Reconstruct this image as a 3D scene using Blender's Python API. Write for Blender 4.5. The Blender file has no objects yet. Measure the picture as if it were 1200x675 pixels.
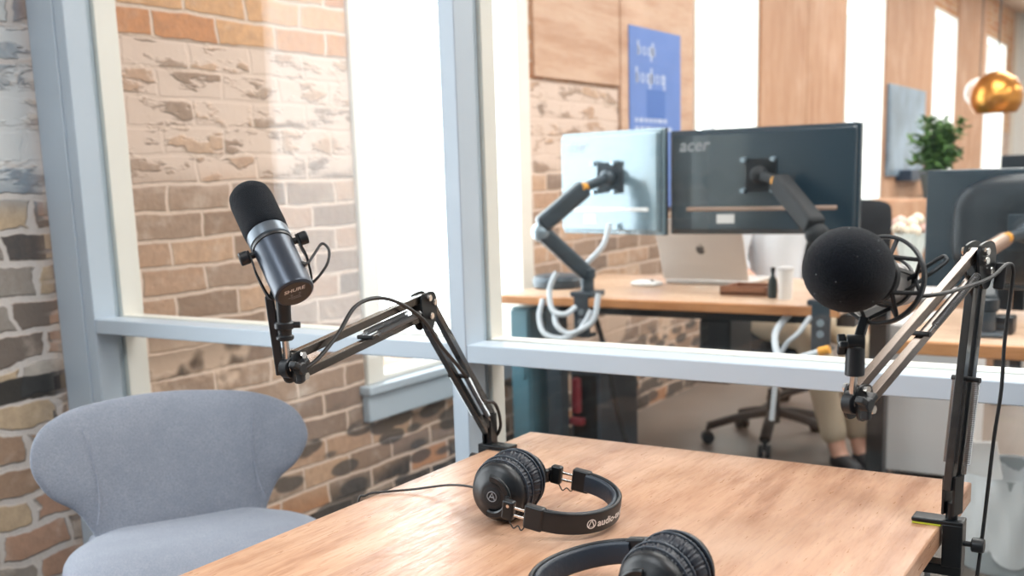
import bpy, bmesh, math, random
from mathutils import Vector, Matrix, Quaternion
random.seed(7)
PI = math.pi
S = bpy.context.scene
COL = S.collection

# ------------------------------------------------------------------ helpers
def V(*a):
    return Vector(a[0]) if len(a) == 1 else Vector(a)

def lin(r, g, b):
    f = lambda c: (c / 255 / 12.92) if c / 255 <= .04045 else ((c / 255 + .055) / 1.055) ** 2.4
    return (f(r), f(g), f(b), 1)

ORG = {}

class MB:
    """collects shapes given in the parent's frame, builds ONE mesh object"""
    def __init__(s):
        s.v = []; s.f = []
    def add(s, verts, faces, M=None):
        n = len(s.v)
        for p in verts:
            p = Vector(p)
            s.v.append(M @ p if M is not None else p)
        s.f += [tuple(i + n for i in f) for f in faces]
        return s
    def box(s, c, d, M=None, ch=0.0):
        cx, cy, cz = c; x, y, z = d[0] / 2, d[1] / 2, d[2] / 2
        if ch <= 0:
            vs = [(cx + i * x, cy + j * y, cz + k * z) for i in (-1, 1) for j in (-1, 1) for k in (-1, 1)]
            fs = [(0, 1, 3, 2), (4, 6, 7, 5), (0, 4, 5, 1), (2, 3, 7, 6), (0, 2, 6, 4), (1, 5, 7, 3)]
            return s.add(vs, fs, M)
        bm = bmesh.new()
        bmesh.ops.create_cube(bm, size=1)
        for q in bm.verts:
            q.co = Vector((q.co.x * d[0], q.co.y * d[1], q.co.z * d[2]))
        bmesh.ops.bevel(bm, geom=bm.edges[:], offset=min(ch, min(d) * .49), segments=3, profile=.5, affect='EDGES')
        bm.verts.index_update()
        vs = [(q.co.x + cx, q.co.y + cy, q.co.z + cz) for q in bm.verts]
        fs = [tuple(q.index for q in f.verts) for f in bm.faces]
        bm.free()
        return s.add(vs, fs, M)
    def bx(s, x0, x1, y0, y1, z0, z1, ch=0.0):
        return s.box(((x0 + x1) / 2, (y0 + y1) / 2, (z0 + z1) / 2), (abs(x1 - x0), abs(y1 - y0), abs(z1 - z0)), None, ch)
    def beam(s, a, b, w, h, up=(0, 0, 1), ch=0.0):
        """box from a to b, w across, h along up"""
        a = V(a); b = V(b); z = (b - a); L = z.length; z.normalize()
        u = V(up); u = (u - z * u.dot(z)).normalized(); r = u.cross(z)
        M = Matrix(((r.x, u.x, z.x, a.x), (r.y, u.y, z.y, a.y), (r.z, u.z, z.z, a.z), (0, 0, 0, 1)))
        return s.box((0, 0, L / 2), (w, h, L), M, ch)
    def lathe(s, prof, M=None, seg=24):
        vs = []; fs = []; rings = []
        for r, z in prof:
            if r < 1e-6:
                rings.append([len(vs)]); vs.append((0, 0, z))
            else:
                rings.append(list(range(len(vs), len(vs) + seg)))
                vs += [(r * math.cos(2 * PI * i / seg), r * math.sin(2 * PI * i / seg), z) for i in range(seg)]
        for a, b in zip(rings, rings[1:]):
            for i in range(seg):
                j = (i + 1) % seg
                if len(a) == 1 and len(b) == 1: continue
                if len(a) == 1: fs.append((a[0], b[i], b[j]))
                elif len(b) == 1: fs.append((a[i], a[j], b[0]))
                else: fs.append((a[i], a[j], b[j], b[i]))
        return s.add(vs, fs, M)
    def cyl(s, a, b, r, r2=None, seg=20, ch=0.0):
        a = V(a); b = V(b); L = (b - a).length
        r2 = r if r2 is None else r2
        p = [(0, 0), (r - ch, 0), (r, ch), (r2, L - ch), (r2 - ch, L), (0, L)] if ch else [(0, 0), (r, 0), (r2, L), (0, L)]
        return s.lathe(p, frame(a, b - a), seg)
    def ball(s, c, r, seg=20, rings=12, M=None):
        if not hasattr(r, '__len__'): r = (r, r, r)
        vs = [(0, 0, 1)]; fs = []
        for i in range(1, rings):
            t = PI * i / rings
            vs += [(math.sin(t) * math.cos(2 * PI * j / seg), math.sin(t) * math.sin(2 * PI * j / seg), math.cos(t)) for j in range(seg)]
        vs.append((0, 0, -1)); last = len(vs) - 1
        for j in range(seg):
            k = (j + 1) % seg
            fs.append((0, 1 + j, 1 + k))
            for i in range(rings - 2):
                a = 1 + i * seg
                fs.append((a + j, a + seg + j, a + seg + k, a + k))
            a = 1 + (rings - 2) * seg
            fs.append((a + j, last, a + k))
        vs = [(c[0] + p[0] * r[0], c[1] + p[1] * r[1], c[2] + p[2] * r[2]) for p in vs]
        return s.add(vs, fs, M)
    def sweep(s, pts, prof, closed=False, up=None, scale=None):
        """prof: closed 2-D loop (across, up)"""
        pts = [V(p) for p in pts]; n = len(pts); m = len(prof)
        T = []
        for i in range(n):
            a = pts[i - 1] if (i > 0 or closed) else pts[i]
            b = pts[(i + 1) % n] if (i < n - 1 or closed) else pts[i]
            T.append((b - a).normalized())
        if up is None:
            u = Vector((0, 0, 1)) if abs(T[0].z) < .9 else Vector((1, 0, 0))
        vs = []
        for i in range(n):
            if up is not None:
                u = V(up[i]) if isinstance(up, list) else V(up)
            u = (u - T[i] * u.dot(T[i])).normalized()
            r = T[i].cross(u)
            k = scale[i] if scale else 1
            vs += [pts[i] + r * (a * k) + u * (b * k) for a, b in prof]
        fs = []
        for i in range(n if closed else n - 1):
            j = (i + 1) % n
            for q in range(m):
                w = (q + 1) % m
                fs.append((i * m + q, i * m + w, j * m + w, j * m + q))
        if not closed:
            fs.append(tuple(range(m - 1, -1, -1))); fs.append(tuple((n - 1) * m + q for q in range(m)))
        return s.add(vs, fs)
    def tube(s, pts, r, seg=8, closed=False, smooth=0):
        if smooth: pts = spline(pts, smooth, closed)
        return s.sweep(pts, [(r * math.cos(2 * PI * i / seg), r * math.sin(2 * PI * i / seg)) for i in range(seg)], closed)
    def strip(s, pts, w, t, up, closed=False, rnd=0.0):
        c = min(w, t) * .3 if not rnd else rnd
        a, b = w / 2, t / 2
        return s.sweep(pts, [(a, -b + c), (a, b - c), (a - c, b), (-a + c, b), (-a, b - c), (-a, -b + c), (-a + c, -b), (a - c, -b)], closed, up)
    def spring(s, a, b, R, r, turns, seg=5, per=9):
        a = V(a); b = V(b); M = frame(a, b - a); L = (b - a).length
        pts = [M @ Vector((R * math.cos(2 * PI * k / per), R * math.sin(2 * PI * k / per), L * k / (turns * per))) for k in range(turns * per + 1)]
        return s.tube(pts, r, seg)
    def prism(s, outline, z0, z1, M=None):
        n = len(outline)
        vs = [(x, y, z0) for x, y in outline] + [(x, y, z1) for x, y in outline]
        fs = [tuple(range(n - 1, -1, -1)), tuple(range(n, 2 * n))] + [(i, (i + 1) % n, (i + 1) % n + n, i + n) for i in range(n)]
        return s.add(vs, fs, M)
    def pillow(s, outline, T, bend, rings=14, p=3.2, back=1.0):
        """soft pad: outline (x, h) closed loop, bend(x, h, d) -> point, d = offset along thickness"""
        n = len(outline)
        cx = sum(o[0] for o in outline) / n; cy = sum(o[1] for o in outline) / n
        for side in (1, -1):
            vs = [bend(cx, cy, side * T * (1 if side > 0 else back))]; fs = []
            for k in range(1, rings + 1):
                r = math.sin(PI / 2 * k / rings)
                d = T * (max(0, 1 - r ** p)) ** .5 * (1 if side > 0 else back)
                for x, y in outline:
                    vs.append(bend(cx + (x - cx) * r, cy + (y - cy) * r, side * d))
            for i in range(n):
                j = (i + 1) % n
                fs.append((0, 1 + i, 1 + j) if side > 0 else (0, 1 + j, 1 + i))
                for k in range(rings - 1):
                    a = 1 + k * n; q = (a + i, a + n + i, a + n + j, a + j)
                    fs.append(q if side > 0 else q[::-1])
            s.add(vs, fs)
        return s
    def build(s, name, mat, parent=None, smooth=35, bevel=0.0, sub=0, weld=True):
        me = bpy.data.meshes.new(name)
        o = ORG.get(parent.name, Vector((0, 0, 0))) if parent else Vector((0, 0, 0))
        me.from_pydata([tuple(p - o) for p in s.v], [], s.f)
        bm = bmesh.new(); bm.from_mesh(me)
        if weld: bmesh.ops.remove_doubles(bm, verts=bm.verts[:], dist=1e-6)
        bmesh.ops.recalc_face_normals(bm, faces=bm.faces[:])
        bm.to_mesh(me); bm.free()
        if smooth:
            me.polygons.foreach_set('use_smooth', [True] * len(me.polygons))
            me.set_sharp_from_angle(angle=math.radians(smooth))
        ob = bpy.data.objects.new(name, me); COL.objects.link(ob)
        me.materials.append(mat)
        if parent: ob.parent = parent
        ORG[ob.name] = o
        if smooth and not bevel:
            wn_ = ob.modifiers.new('normals', 'WEIGHTED_NORMAL'); wn_.keep_sharp = True
        if bevel:
            b = ob.modifiers.new('bevel', 'BEVEL'); b.width = bevel; b.segments = 2; b.limit_method = 'ANGLE'
        if sub:
            b = ob.modifiers.new('sub', 'SUBSURF'); b.levels = sub; b.render_levels = sub
        return ob

def frame(o, z, up=(0, 0, 1)):
    """matrix with origin o and local Z along z, local Y near up"""
    z = V(z).normalized(); u = V(up)
    if abs(u.normalized().dot(z)) > .98: u = Vector((0, 1, 0)) if abs(z.y) < .9 else Vector((1, 0, 0))
    y = (u - z * u.dot(z)).normalized(); x = y.cross(z)
    return Matrix(((x.x, y.x, z.x, o[0]), (x.y, y.y, z.y, o[1]), (x.z, y.z, z.z, o[2]), (0, 0, 0, 1)))

def spline(P, n=8, closed=False):
    P = [V(p) for p in P]; out = []; m = len(P)
    for i in range(m if closed else m - 1):
        a = P[(i - 1) % m] if (i > 0 or closed) else P[0]
        b = P[i]; c = P[(i + 1) % m]
        d = P[(i + 2) % m] if (i + 2 < m or closed) else P[m - 1]
        for k in range(n):
            t = k / n
            out.append(.5 * ((2 * b) + (c - a) * t + (2 * a - 5 * b + 4 * c - d) * t * t + (3 * b - a - 3 * c + d) * t ** 3))
    if not closed: out.append(P[-1])
    return out

def loop2(P, n=8):
    return [(p.x, p.y) for p in spline([(a, b, 0) for a, b in P], n, True)]

def tag(o, label=None, cat=None, group=None, kind=None):
    if label: o['label'] = label
    if cat: o['category'] = cat
    if group: o['group'] = group
    if kind: o['kind'] = kind
    return o

def thing(name, loc, label, cat, group=None):
    o = bpy.data.objects.new(name, None); COL.objects.link(o)
    o.location = loc; o.empty_display_size = .05
    ORG[o.name] = Vector(loc)
    return tag(o, label, cat, group)

def copy_tree(o, parent=None):
    c = o.copy(); COL.objects.link(c)
    if parent: c.parent = parent
    for ch in list(o.children): copy_tree(ch, c)
    return c

def struct(mb, name, mat, parent=None, **k):
    o = mb.build(name, mat, parent, **k)
    if parent is None: o['kind'] = 'structure'
    return o

def text_mesh(body, size, shear=0.0, bold=0.0):
    cu = bpy.data.curves.new('lettering', 'FONT'); cu.body = body; cu.size = size; cu.shear = shear; cu.offset = bold
    cu.resolution_u = 3
    ob = bpy.data.objects.new('lettering', cu); COL.objects.link(ob)
    dg = bpy.context.evaluated_depsgraph_get()
    me = bpy.data.meshes.new_from_object(ob.evaluated_get(dg))
    vs = [v.co.copy() for v in me.vertices]; fs = [tuple(p.vertices) for p in me.polygons]
    bpy.data.objects.remove(ob); bpy.data.curves.remove(cu); bpy.data.meshes.remove(me)
    return vs, fs

# ------------------------------------------------------------------ materials
def mat(name, col, rough=.5, metal=0.0, spec=.5, bump=0.0, bscale=60.0, var=0.0, vscale=8.0, coat=0.0, sheen=0.0):
    m = bpy.data.materials.new(name); m.use_nodes = True
    nt = m.node_tree; b = nt.nodes['Principled BSDF']
    b.inputs['Base Color'].default_value = col
    b.inputs['Roughness'].default_value = rough
    b.inputs['Metallic'].default_value = metal
    b.inputs['Specular IOR Level'].default_value = spec
    b.inputs['Coat Weight'].default_value = coat
    b.inputs['Sheen Weight'].default_value = sheen
    if bump or var:
        tc = nt.nodes.new('ShaderNodeTexCoord')
    if bump:
        n = nt.nodes.new('ShaderNodeTexNoise'); n.inputs['Scale'].default_value = bscale; n.inputs['Detail'].default_value = 3
        bp = nt.nodes.new('ShaderNodeBump'); bp.inputs['Strength'].default_value = bump; bp.inputs['Distance'].default_value = .002
        nt.links.new(tc.outputs['Object'], n.inputs['Vector']); nt.links.new(n.outputs['Fac'], bp.inputs['Height'])
        nt.links.new(bp.outputs['Normal'], b.inputs['Normal'])
    if var:
        n = nt.nodes.new('ShaderNodeTexNoise'); n.inputs['Scale'].default_value = vscale; n.inputs['Detail'].default_value = 4
        r = nt.nodes.new('ShaderNodeMapRange'); r.inputs[1].default_value = .3; r.inputs[2].default_value = .7
        r.inputs[3].default_value = 1 - var; r.inputs[4].default_value = 1 + var
        mx = nt.nodes.new('ShaderNodeMix'); mx.data_type = 'RGBA'; mx.blend_type = 'MULTIPLY'; mx.inputs[0].default_value = 1
        mx.inputs[6].default_value = col
        nt.links.new(tc.outputs['Object'], n.inputs['Vector']); nt.links.new(n.outputs['Fac'], r.inputs[0])
        nt.links.new(r.outputs[0], mx.inputs[7]); nt.links.new(mx.outputs[2], b.inputs['Base Color'])
    return m

class NT:
    def __init__(s, name):
        s.m = bpy.data.materials.new(name); s.m.use_nodes = True; s.t = s.m.node_tree
        s.b = s.t.nodes['Principled BSDF']
    def n(s, kind, **k):
        q = s.t.nodes.new('ShaderNode' + kind)
        for a, v in k.items(): setattr(q, a, v)
        return q
    def l(s, a, b): s.t.links.new(a, b)
    def math(s, op, a, b=None, clamp=False):
        q = s.n('Math', operation=op); q.use_clamp = clamp
        for i, x in enumerate((a, b)):
            if x is None: continue
            if isinstance(x, (int, float)): q.inputs[i].default_value = x
            else: s.l(x, q.inputs[i])
        return q.outputs[0]
    def rng(s, x, a, b, c=0.0, d=1.0, smooth=True):
        q = s.n('MapRange'); q.interpolation_type = 'SMOOTHSTEP' if smooth else 'LINEAR'
        s.l(x, q.inputs[0])
        for i, v in zip((1, 2, 3, 4), (a, b, c, d)): q.inputs[i].default_value = v
        return q.outputs[0]
    def mix(s, f, a, b, mode='MIX'):
        q = s.n('Mix'); q.data_type = 'RGBA'; q.blend_type = mode
        for i, x in ((0, f), (6, a), (7, b)):
            if isinstance(x, (int, float)): q.inputs[i].default_value = x
            elif isinstance(x, tuple): q.inputs[i].default_value = x
            else: s.l(x, q.inputs[i])
        return q.outputs[2]
    def noise(s, vec, scale, detail=3, rough=.5, out='Fac'):
        q = s.n('TexNoise'); q.inputs['Scale'].default_value = scale; q.inputs['Detail'].default_value = detail; q.inputs['Roughness'].default_value = rough
        s.l(vec, q.inputs['Vector']); return q.outputs[out]
    def ramp(s, x, stops, mode='LINEAR'):
        q = s.n('ValToRGB'); q.color_ramp.interpolation = mode
        e = q.color_ramp.elements
        while len(e) < len(stops): e.new(.5)
        for el, (p, c) in zip(e, stops): el.position = p; el.color = c
        s.l(x, q.inputs[0]); return q.outputs[0]
    def bump(s, h, st, dist=.01):
        q = s.n('Bump'); q.inputs['Strength'].default_value = st; q.inputs['Distance'].default_value = dist
        s.l(h, q.inputs['Height']); s.l(q.outputs[0], s.b.inputs['Normal'])

def brick_material():
    k = NT('old_brick'); tc = k.n('TexCoord'); P = tc.outputs['Object']
    sx = k.n('SeparateXYZ'); k.l(P, sx.inputs[0]); X, Z = sx.outputs[0], sx.outputs[2]
    # hand-laid courses: wobble the lookup
    nv = k.noise(P, 9.0, 3, .5, 'Color')
    sn = k.n('SeparateXYZ'); k.l(nv, sn.inputs[0])
    near = k.rng(X, 1.60, 1.72, 1.0, 0.0)
    wob = k.math('ADD', k.math('MULTIPLY', near, .020), .014)
    u = k.math('ADD', X, k.math('MULTIPLY', k.math('SUBTRACT', sn.outputs[0], .5), k.math('MULTIPLY', wob, 3.0)))
    w = k.math('ADD', Z, k.math('MULTIPLY', k.math('SUBTRACT', sn.outputs[2], .5), k.math('MULTIPLY', wob, 1.6)))
    cb = k.n('CombineXYZ'); k.l(u, cb.inputs[0]); k.l(w, cb.inputs[1])
    def courses(row, width, mortar):
        br = k.n('TexBrick'); k.l(cb.outputs[0], br.inputs['Vector'])
        br.inputs['Color1'].default_value = (0, 0, 0, 1); br.inputs['Color2'].default_value = (1, 1, 1, 1); br.inputs['Mortar'].default_value = (.5, .5, .5, 1)
        br.inputs['Scale'].default_value = 1; br.inputs['Mortar Size'].default_value = mortar; br.inputs['Mortar Smooth'].default_value = .5
        br.inputs['Bias'].default_value = 0; br.inputs['Brick Width'].default_value = width; br.inputs['Row Height'].default_value = row
        return br.outputs['Color'], br.outputs['Fac']
    t1, m1 = courses(.0755, .225, .0075); t2, m2 = courses(.079, .17, .011)
    t = k.mix(near, t1, t2); mort = k.mix(near, m1, m2)
    tan = k.ramp(t, [(0, lin(156, 130, 112)), (.2, lin(190, 156, 132)), (.4, lin(170, 144, 126)), (.6, lin(198, 164, 138)), (.8, lin(146, 124, 110))], 'CONSTANT')
    orange = k.ramp(t, [(0, lin(206, 152, 108)), (.3, lin(212, 166, 126)), (.6, lin(202, 144, 104)), (.8, lin(214, 176, 142))], 'CONSTANT')
    dark = k.ramp(t, [(0, lin(52, 50, 50)), (.22, lin(196, 142, 106)), (.4, lin(84, 78, 74)), (.55, lin(176, 128, 96)), (.72, lin(62, 58, 56)), (.86, lin(150, 130, 116))], 'CONSTANT')
    rubble = k.ramp(t, [(0, lin(112, 104, 98)), (.16, lin(176, 142, 122)), (.32, lin(146, 140, 134)), (.46, lin(188, 168, 142)), (.58, lin(82, 80, 80)), (.7, lin(180, 174, 166)), (.84, lin(160, 134, 114))], 'CONSTANT')
    pale = k.ramp(t, [(0, lin(150, 164, 176)), (.3, lin(196, 202, 204)), (.5, lin(128, 144, 158)), (.7, lin(206, 208, 206)), (.85, lin(170, 180, 186))], 'CONSTANT')
    lo = k.noise(P, 1.7, 2)
    zz = k.math('ADD', Z, k.math('MULTIPLY', k.math('SUBTRACT', lo, .5), .25))
    c = k.mix(k.rng(zz, .14, .24), dark, tan)
    c = k.mix(k.rng(Z, 1.583, 1.588), c, orange)
    cn = k.mix(k.rng(zz, 1.12, 1.22), rubble, pale)
    c = k.mix(near, c, cn)
    fine = k.noise(P, 38.0, 5, .65)
    mid = k.noise(P, 12.0, 4, .6)
    c = k.mix(k.rng(fine, .3, .75, 0, .34), c, lin(120, 104, 94))
    c = k.mix(k.rng(mid, .52, .75, 0, .3), c, lin(226, 210, 196))
    # a dark slate course
    wz = k.math('ADD', Z, k.math('MULTIPLY', k.math('SUBTRACT', mid, .5), .02))
    b1 = k.math('MULTIPLY', k.math('MULTIPLY', k.rng(wz, .702, .706), k.rng(wz, .762, .758)), near)
    b2 = k.math('MULTIPLY', k.math('MULTIPLY', k.rng(wz, .682, .686), k.rng(wz, .756, .752)), k.math('MULTIPLY', k.rng(X, 1.80, 1.82), k.rng(X, 2.28, 2.26)))
    c = k.mix(k.math('MULTIPLY', b1, .93), c, lin(38, 42, 46))
    c = k.mix(k.math('MULTIPLY', b2, .85), c, lin(74, 64, 58))
    mort = k.math('MULTIPLY', mort, k.math('SUBTRACT', 1.0, k.math('MAXIMUM', b1, b2)))
    # mortar
    mc = k.mix(near, lin(212, 190, 174), lin(196, 190, 186))
    mm = k.math('MULTIPLY', mort, k.rng(fine, .2, .5, .55, 1.0))
    c = k.mix(mm, c, mc)
    # worn lime wash over a band of the wall
    wash = k.math('MULTIPLY', k.rng(Z, 1.16, 1.28), k.rng(Z, 1.590, 1.582))
    mpw = k.n('Mapping'); k.l(P, mpw.inputs[0]); mpw.inputs['Scale'].default_value = (5.5, 5.5, 15)
    pw = k.noise(mpw.outputs[0], 1.0, 4, .6)
    wn = k.rng(pw, .50, .58, 1.0, .12)
    wash = k.math('MULTIPLY', wash, wn)
    c = k.mix(k.math('MULTIPLY', wash, .96), c, k.mix(near, lin(214, 192, 178), lin(202, 206, 208)))
    # patches of old render lower down
    pn = k.noise(P, 2.3, 4, .55)
    pat = k.math('MULTIPLY', k.rng(pn, .53, .58), k.math('MULTIPLY', k.rng(Z, .85, .70), k.rng(Z, .22, .32)))
    pat = k.math('MULTIPLY', pat, k.math('SUBTRACT', 1.0, near))
    c = k.mix(k.math('MULTIPLY', pat, .85), c, lin(206, 180, 160))
    # rough dark stones by the floor
    vo = k.n('TexVoronoi'); vo.inputs['Scale'].default_value = 7.0; k.l(mpw.outputs[0], vo.inputs['Vector']); vo.inputs['Scale'].default_value = 1.15
    stn = k.math('MULTIPLY', k.math('MULTIPLY', k.rng(vo.outputs['Distance'], .52, .42), k.rng(k.math('ADD', zz, k.math('MULTIPLY', pw, .3)), .60, .50)), k.math('SUBTRACT', 1.0, near))
    c = k.mix(k.math('MULTIPLY', stn, .85), c, k.mix(fine, lin(58, 56, 56), lin(96, 92, 90)))
    flat = k.math('MAXIMUM', wash, pat)
    k.l(c, k.b.inputs['Base Color']); k.b.inputs['Roughness'].default_value = .85; k.b.inputs['Specular IOR Level'].default_value = .25
    h = k.math('ADD', k.math('MULTIPLY', k.math('SUBTRACT', 1.0, mort), 1.0), k.math('ADD', k.math('MULTIPLY', mid, .9), k.math('MULTIPLY', fine, .5)))
    h = k.math('MULTIPLY', h, k.math('SUBTRACT', 1.0, k.math('MULTIPLY', flat, .75)))
    k.bump(h, .55, .012)
    return k.m

def wood_material(name, c1, c2, c3, axis=0, rough=.4, plank=0.0, gscale=1.0, spec=.5, stain=0.0):
    """grain runs along local axis (0 x, 1 y, 2 z)"""
    k = NT(name); tc = k.n('TexCoord'); P = tc.outputs['Object']
    mp = k.n('Mapping'); k.l(P, mp.inputs[0])
    sc = [14 * gscale] * 3; sc[axis] = 2.0 * gscale
    mp.inputs['Scale'].default_value = sc
    g = k.noise(mp.outputs[0], 2.2, 6, .62)
    mp2 = k.n('Mapping'); k.l(P, mp2.inputs[0])
    sc = [90 * gscale] * 3; sc[axis] = 11 * gscale
    mp2.inputs['Scale'].default_value = sc
    f = k.noise(mp2.outputs[0], 2.0, 3, .6)
    c = k.ramp(g, [(.28, c3), (.5, c1), (.72, c2)])
    c = k.mix(k.rng(f, .5, .72, 0, .45), c, c3)
    if plank:
        sx = k.n('SeparateXYZ'); k.l(P, sx.inputs[0])
        cross = sx.outputs[1 if axis == 0 else 0]
        q = k.math('DIVIDE', cross, plank)
        idx = k.math('FLOOR', q)
        wn = k.n('TexWhiteNoise'); wn.noise_dimensions = '1D'; k.l(idx, wn.inputs['W'])
        c = k.mix(.5, c, k.mix(wn.outputs['Value'], c3, c2), 'SOFT_LIGHT')
        fr = k.math('FRACT', q)
        gap = k.math('LESS_THAN', k.math('ABSOLUTE', k.math('SUBTRACT', fr, .5)), .492)
        c = k.mix(gap, k.mix(.35, c, c3), c)
    if stain:
        st = k.noise(P, 5.5, 4, .6)
        c = k.mix(k.rng(st, .52, .74, 0, stain), c, c3)
        st2 = k.noise(P, 3.1, 3, .5)
        c = k.mix(k.rng(st2, .5, .75, 0, stain), c, lin(232, 200, 178))
    k.l(c, k.b.inputs['Base Color'])
    k.b.inputs['Specular IOR Level'].default_value = spec
    r = k.rng(f, .3, .7, rough - .06, rough + .1)
    k.l(r, k.b.inputs['Roughness'])
    k.bump(k.math('ADD', g, f), .12, .002)
    return k.m

def glass_material(name, tint, ior=1.5, gain=1.0):
    k = NT(name); nt = k.t; nt.nodes.remove(k.b)
    out = [n for n in nt.nodes if n.type == 'OUTPUT_MATERIAL'][0]
    tr = k.n('BsdfTransparent'); tr.inputs[0].default_value = tint
    gl = k.n('BsdfGlossy'); gl.inputs['Roughness'].default_value = .0; gl.inputs[0].default_value = (.95, .98, 1, 1)
    ge = k.n('NewGeometry'); dp = k.n('VectorMath', operation='DOT_PRODUCT')
    k.l(ge.outputs['Normal'], dp.inputs[0]); k.l(ge.outputs['Incoming'], dp.inputs[1])
    f0 = ((ior - 1) / (ior + 1)) ** 2
    sch = k.math('POWER', k.math('SUBTRACT', 1.0, k.math('ABSOLUTE', dp.outputs['Value']), True), 5.0)
    fr = k.math('ADD', k.math('MULTIPLY', sch, 1 - f0), f0)
    mx = k.n('MixShader')
    k.l(k.math('MULTIPLY', fr, gain, True), mx.inputs[0]); k.l(tr.outputs[0], mx.inputs[1]); k.l(gl.outputs[0], mx.inputs[2])
    k.l(mx.outputs[0], out.inputs[0])
    return k.m

def fabric_material(name, c1, c2):
    k = NT(name); tc = k.n('TexCoord'); P = tc.outputs['Object']
    a = k.noise(P, 420, 2); b = k.noise(P, 24, 4)
    c = k.mix(k.rng(a, .3, .7), c1, c2)
    c = k.mix(k.rng(b, .35, .7, 0, .35), c, c2)
    k.l(c, k.b.inputs['Base Color']); k.b.inputs['Roughness'].default_value = .9; k.b.inputs['Specular IOR Level'].default_value = .15
    k.b.inputs['Sheen Weight'].default_value = .35; k.b.inputs['Sheen Roughness'].default_value = .45
    k.b.inputs['Sheen Tint'].default_value = (.85, .9, 1, 1)
    k.bump(a, .35, .0015)
    return k.m

M = {}
M['brick'] = brick_material()
M['table'] = wood_material('oak_table', lin(184, 151, 127), lin(200, 171, 149), lin(148, 110, 86), 0, .33, .105, 1.0, .5, .5)
M['table_edge'] = M['table']
M['desk'] = wood_material('desk_wood', lin(206, 174, 148), lin(218, 192, 170), lin(182, 144, 114), 1, .32, .0, .8, .5)
M['deskedge'] = wood_material('desk_edge_wood', lin(192, 134, 88), lin(204, 150, 104), lin(160, 104, 62), 1, .4)
M['panel'] = wood_material('plywood', lin(196, 162, 138), lin(204, 174, 152), lin(178, 138, 112), 0, .6, 0, .45, .3, .25)
M['panel2'] = wood_material('plywood_warm', lin(194, 152, 122), lin(202, 164, 136), lin(178, 132, 102), 2, .6, 0, .5, .3, .25)
M['white'] = mat('white_paint', lin(214, 218, 224), .38, var=.02, bump=.04, bscale=40)
M['frame'] = mat('frame_paint', lin(180, 193, 205), .4, var=.025, vscale=5, bump=.04, bscale=40)
M['offwhite'] = mat('offwhite_paint', lin(226, 222, 214), .5, var=.02)
M['plaster'] = mat('plaster', lin(222, 222, 220), .9, var=.02)
M['glass'] = glass_material('partition_glass', (.97, .988, .985, 1), 1.5, .55)
M['wglass'] = glass_material('window_glass', (.98, .99, .99, 1), 1.45, .7)
M['floor'] = mat('concrete_floor', lin(118, 108, 101), .45, var=.12, vscale=2.2, bump=.05)
M['carpet'] = mat('carpet', lin(120, 116, 114), .95, var=.1, vscale=60, bump=.3, bscale=300)
M['fabric'] = fabric_material('grey_felt', lin(144, 149, 160), lin(120, 127, 140))
M['seam'] = fabric_material('seam_thread', lin(158, 164, 178), lin(134, 142, 158))
M['legwood'] = wood_material('leg_wood', lin(170, 128, 92), lin(186, 146, 110), lin(130, 92, 62), 2, .4)
M['black'] = mat('black_plastic', lin(19, 24, 29), .42, bump=.03, bscale=300)
M['blackmat'] = mat('black_matte', lin(17, 21, 26), .7, bump=.05, bscale=200)
M['blackmetal'] = mat('black_metal', lin(22, 27, 31), .32, .2, .5)
M['bar'] = mat('boom_tube_lit', lin(118, 108, 102), .24, 1.0, .5)  # lighter metal for the right upper tubes, carrying their tan reflection in the colour
M['barblack'] = mat('boom_tube_black', lin(22, 25, 28), .22, .0, .7, coat=.5)
M['bardark'] = mat('boom_tube_half_lit', lin(84, 80, 76), .26, .9, .6)  # mid tone puts the left upper tubes' brownish highlight into the base colour
M['chrome'] = mat('chrome', lin(214, 214, 212), .16, 1.0)
M['steel'] = mat('steel', lin(140, 143, 146), .32, 1.0)
M['foam'] = mat('foam', lin(11, 17, 25), .95, spec=.08, bump=.9, bscale=900, sheen=.12, var=.2, vscale=300)
M['lint'] = mat('lint', lin(120, 124, 126), .9)
M['micbody'] = mat('mic_grey', lin(58, 66, 78), .32, .45, .5)
M['miccollar'] = mat('mic_collar', lin(96, 106, 116), .34, .5)
M['plate'] = mat('mic_plate', lin(30, 30, 34), .4)
M['print'] = mat('white_print', lin(225, 225, 225), .6)
M['greyprint'] = mat('grey_print', lin(150, 154, 160), .6)
M['leather'] = mat('earpad_leather', lin(38, 43, 52), .42, bump=.25, bscale=160)
M['padlight'] = mat('band_lining', lin(42, 52, 64), .45, bump=.2, bscale=200)
M['cable'] = mat('black_cable', lin(30, 31, 33), .5)
M['cablegrey'] = mat('grey_cable', lin(92, 88, 84), .5)
M['cablepale'] = mat('pale_cable', lin(196, 204, 212), .5)
M['yellow'] = mat('yellow_pad', lin(206, 214, 60), .6)
M['amber'] = mat('amber_plastic', lin(226, 160, 60), .45)
M['monitor'] = mat('monitor_plastic', lin(34, 52, 64), .22, 0, .6, coat=.35)
M['monitordark'] = mat('monitor_trim', lin(26, 36, 44), .4)
M['silver'] = mat('monitor_window_glare', lin(112, 134, 146), .20, .25, .7, coat=.4)  # base colour made paler to hold the window's reflection on the left monitor
M['arm'] = mat('arm_grey', lin(58, 70, 80), .34, .3)
M['armlight'] = mat('arm_silver', lin(150, 166, 178), .34, .6)
M['bronze'] = mat('arm_bronze', lin(176, 152, 138), .4, .4)
M['alu'] = mat('aluminium', lin(200, 198, 196), .45, .15)
M['ceil'] = wood_material('ceiling_boards', lin(208, 188, 170), lin(216, 198, 182), lin(188, 164, 144), 0, .6, .14)
M['accent'] = mat('slate_blue_wall', lin(96, 108, 120), .8, var=.04)
M['alugrey'] = mat('logo_grey', lin(88, 90, 94), .3, .3)
M['blue'] = mat('poster_blue', lin(92, 124, 190), .6, var=.08, vscale=3)
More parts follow.
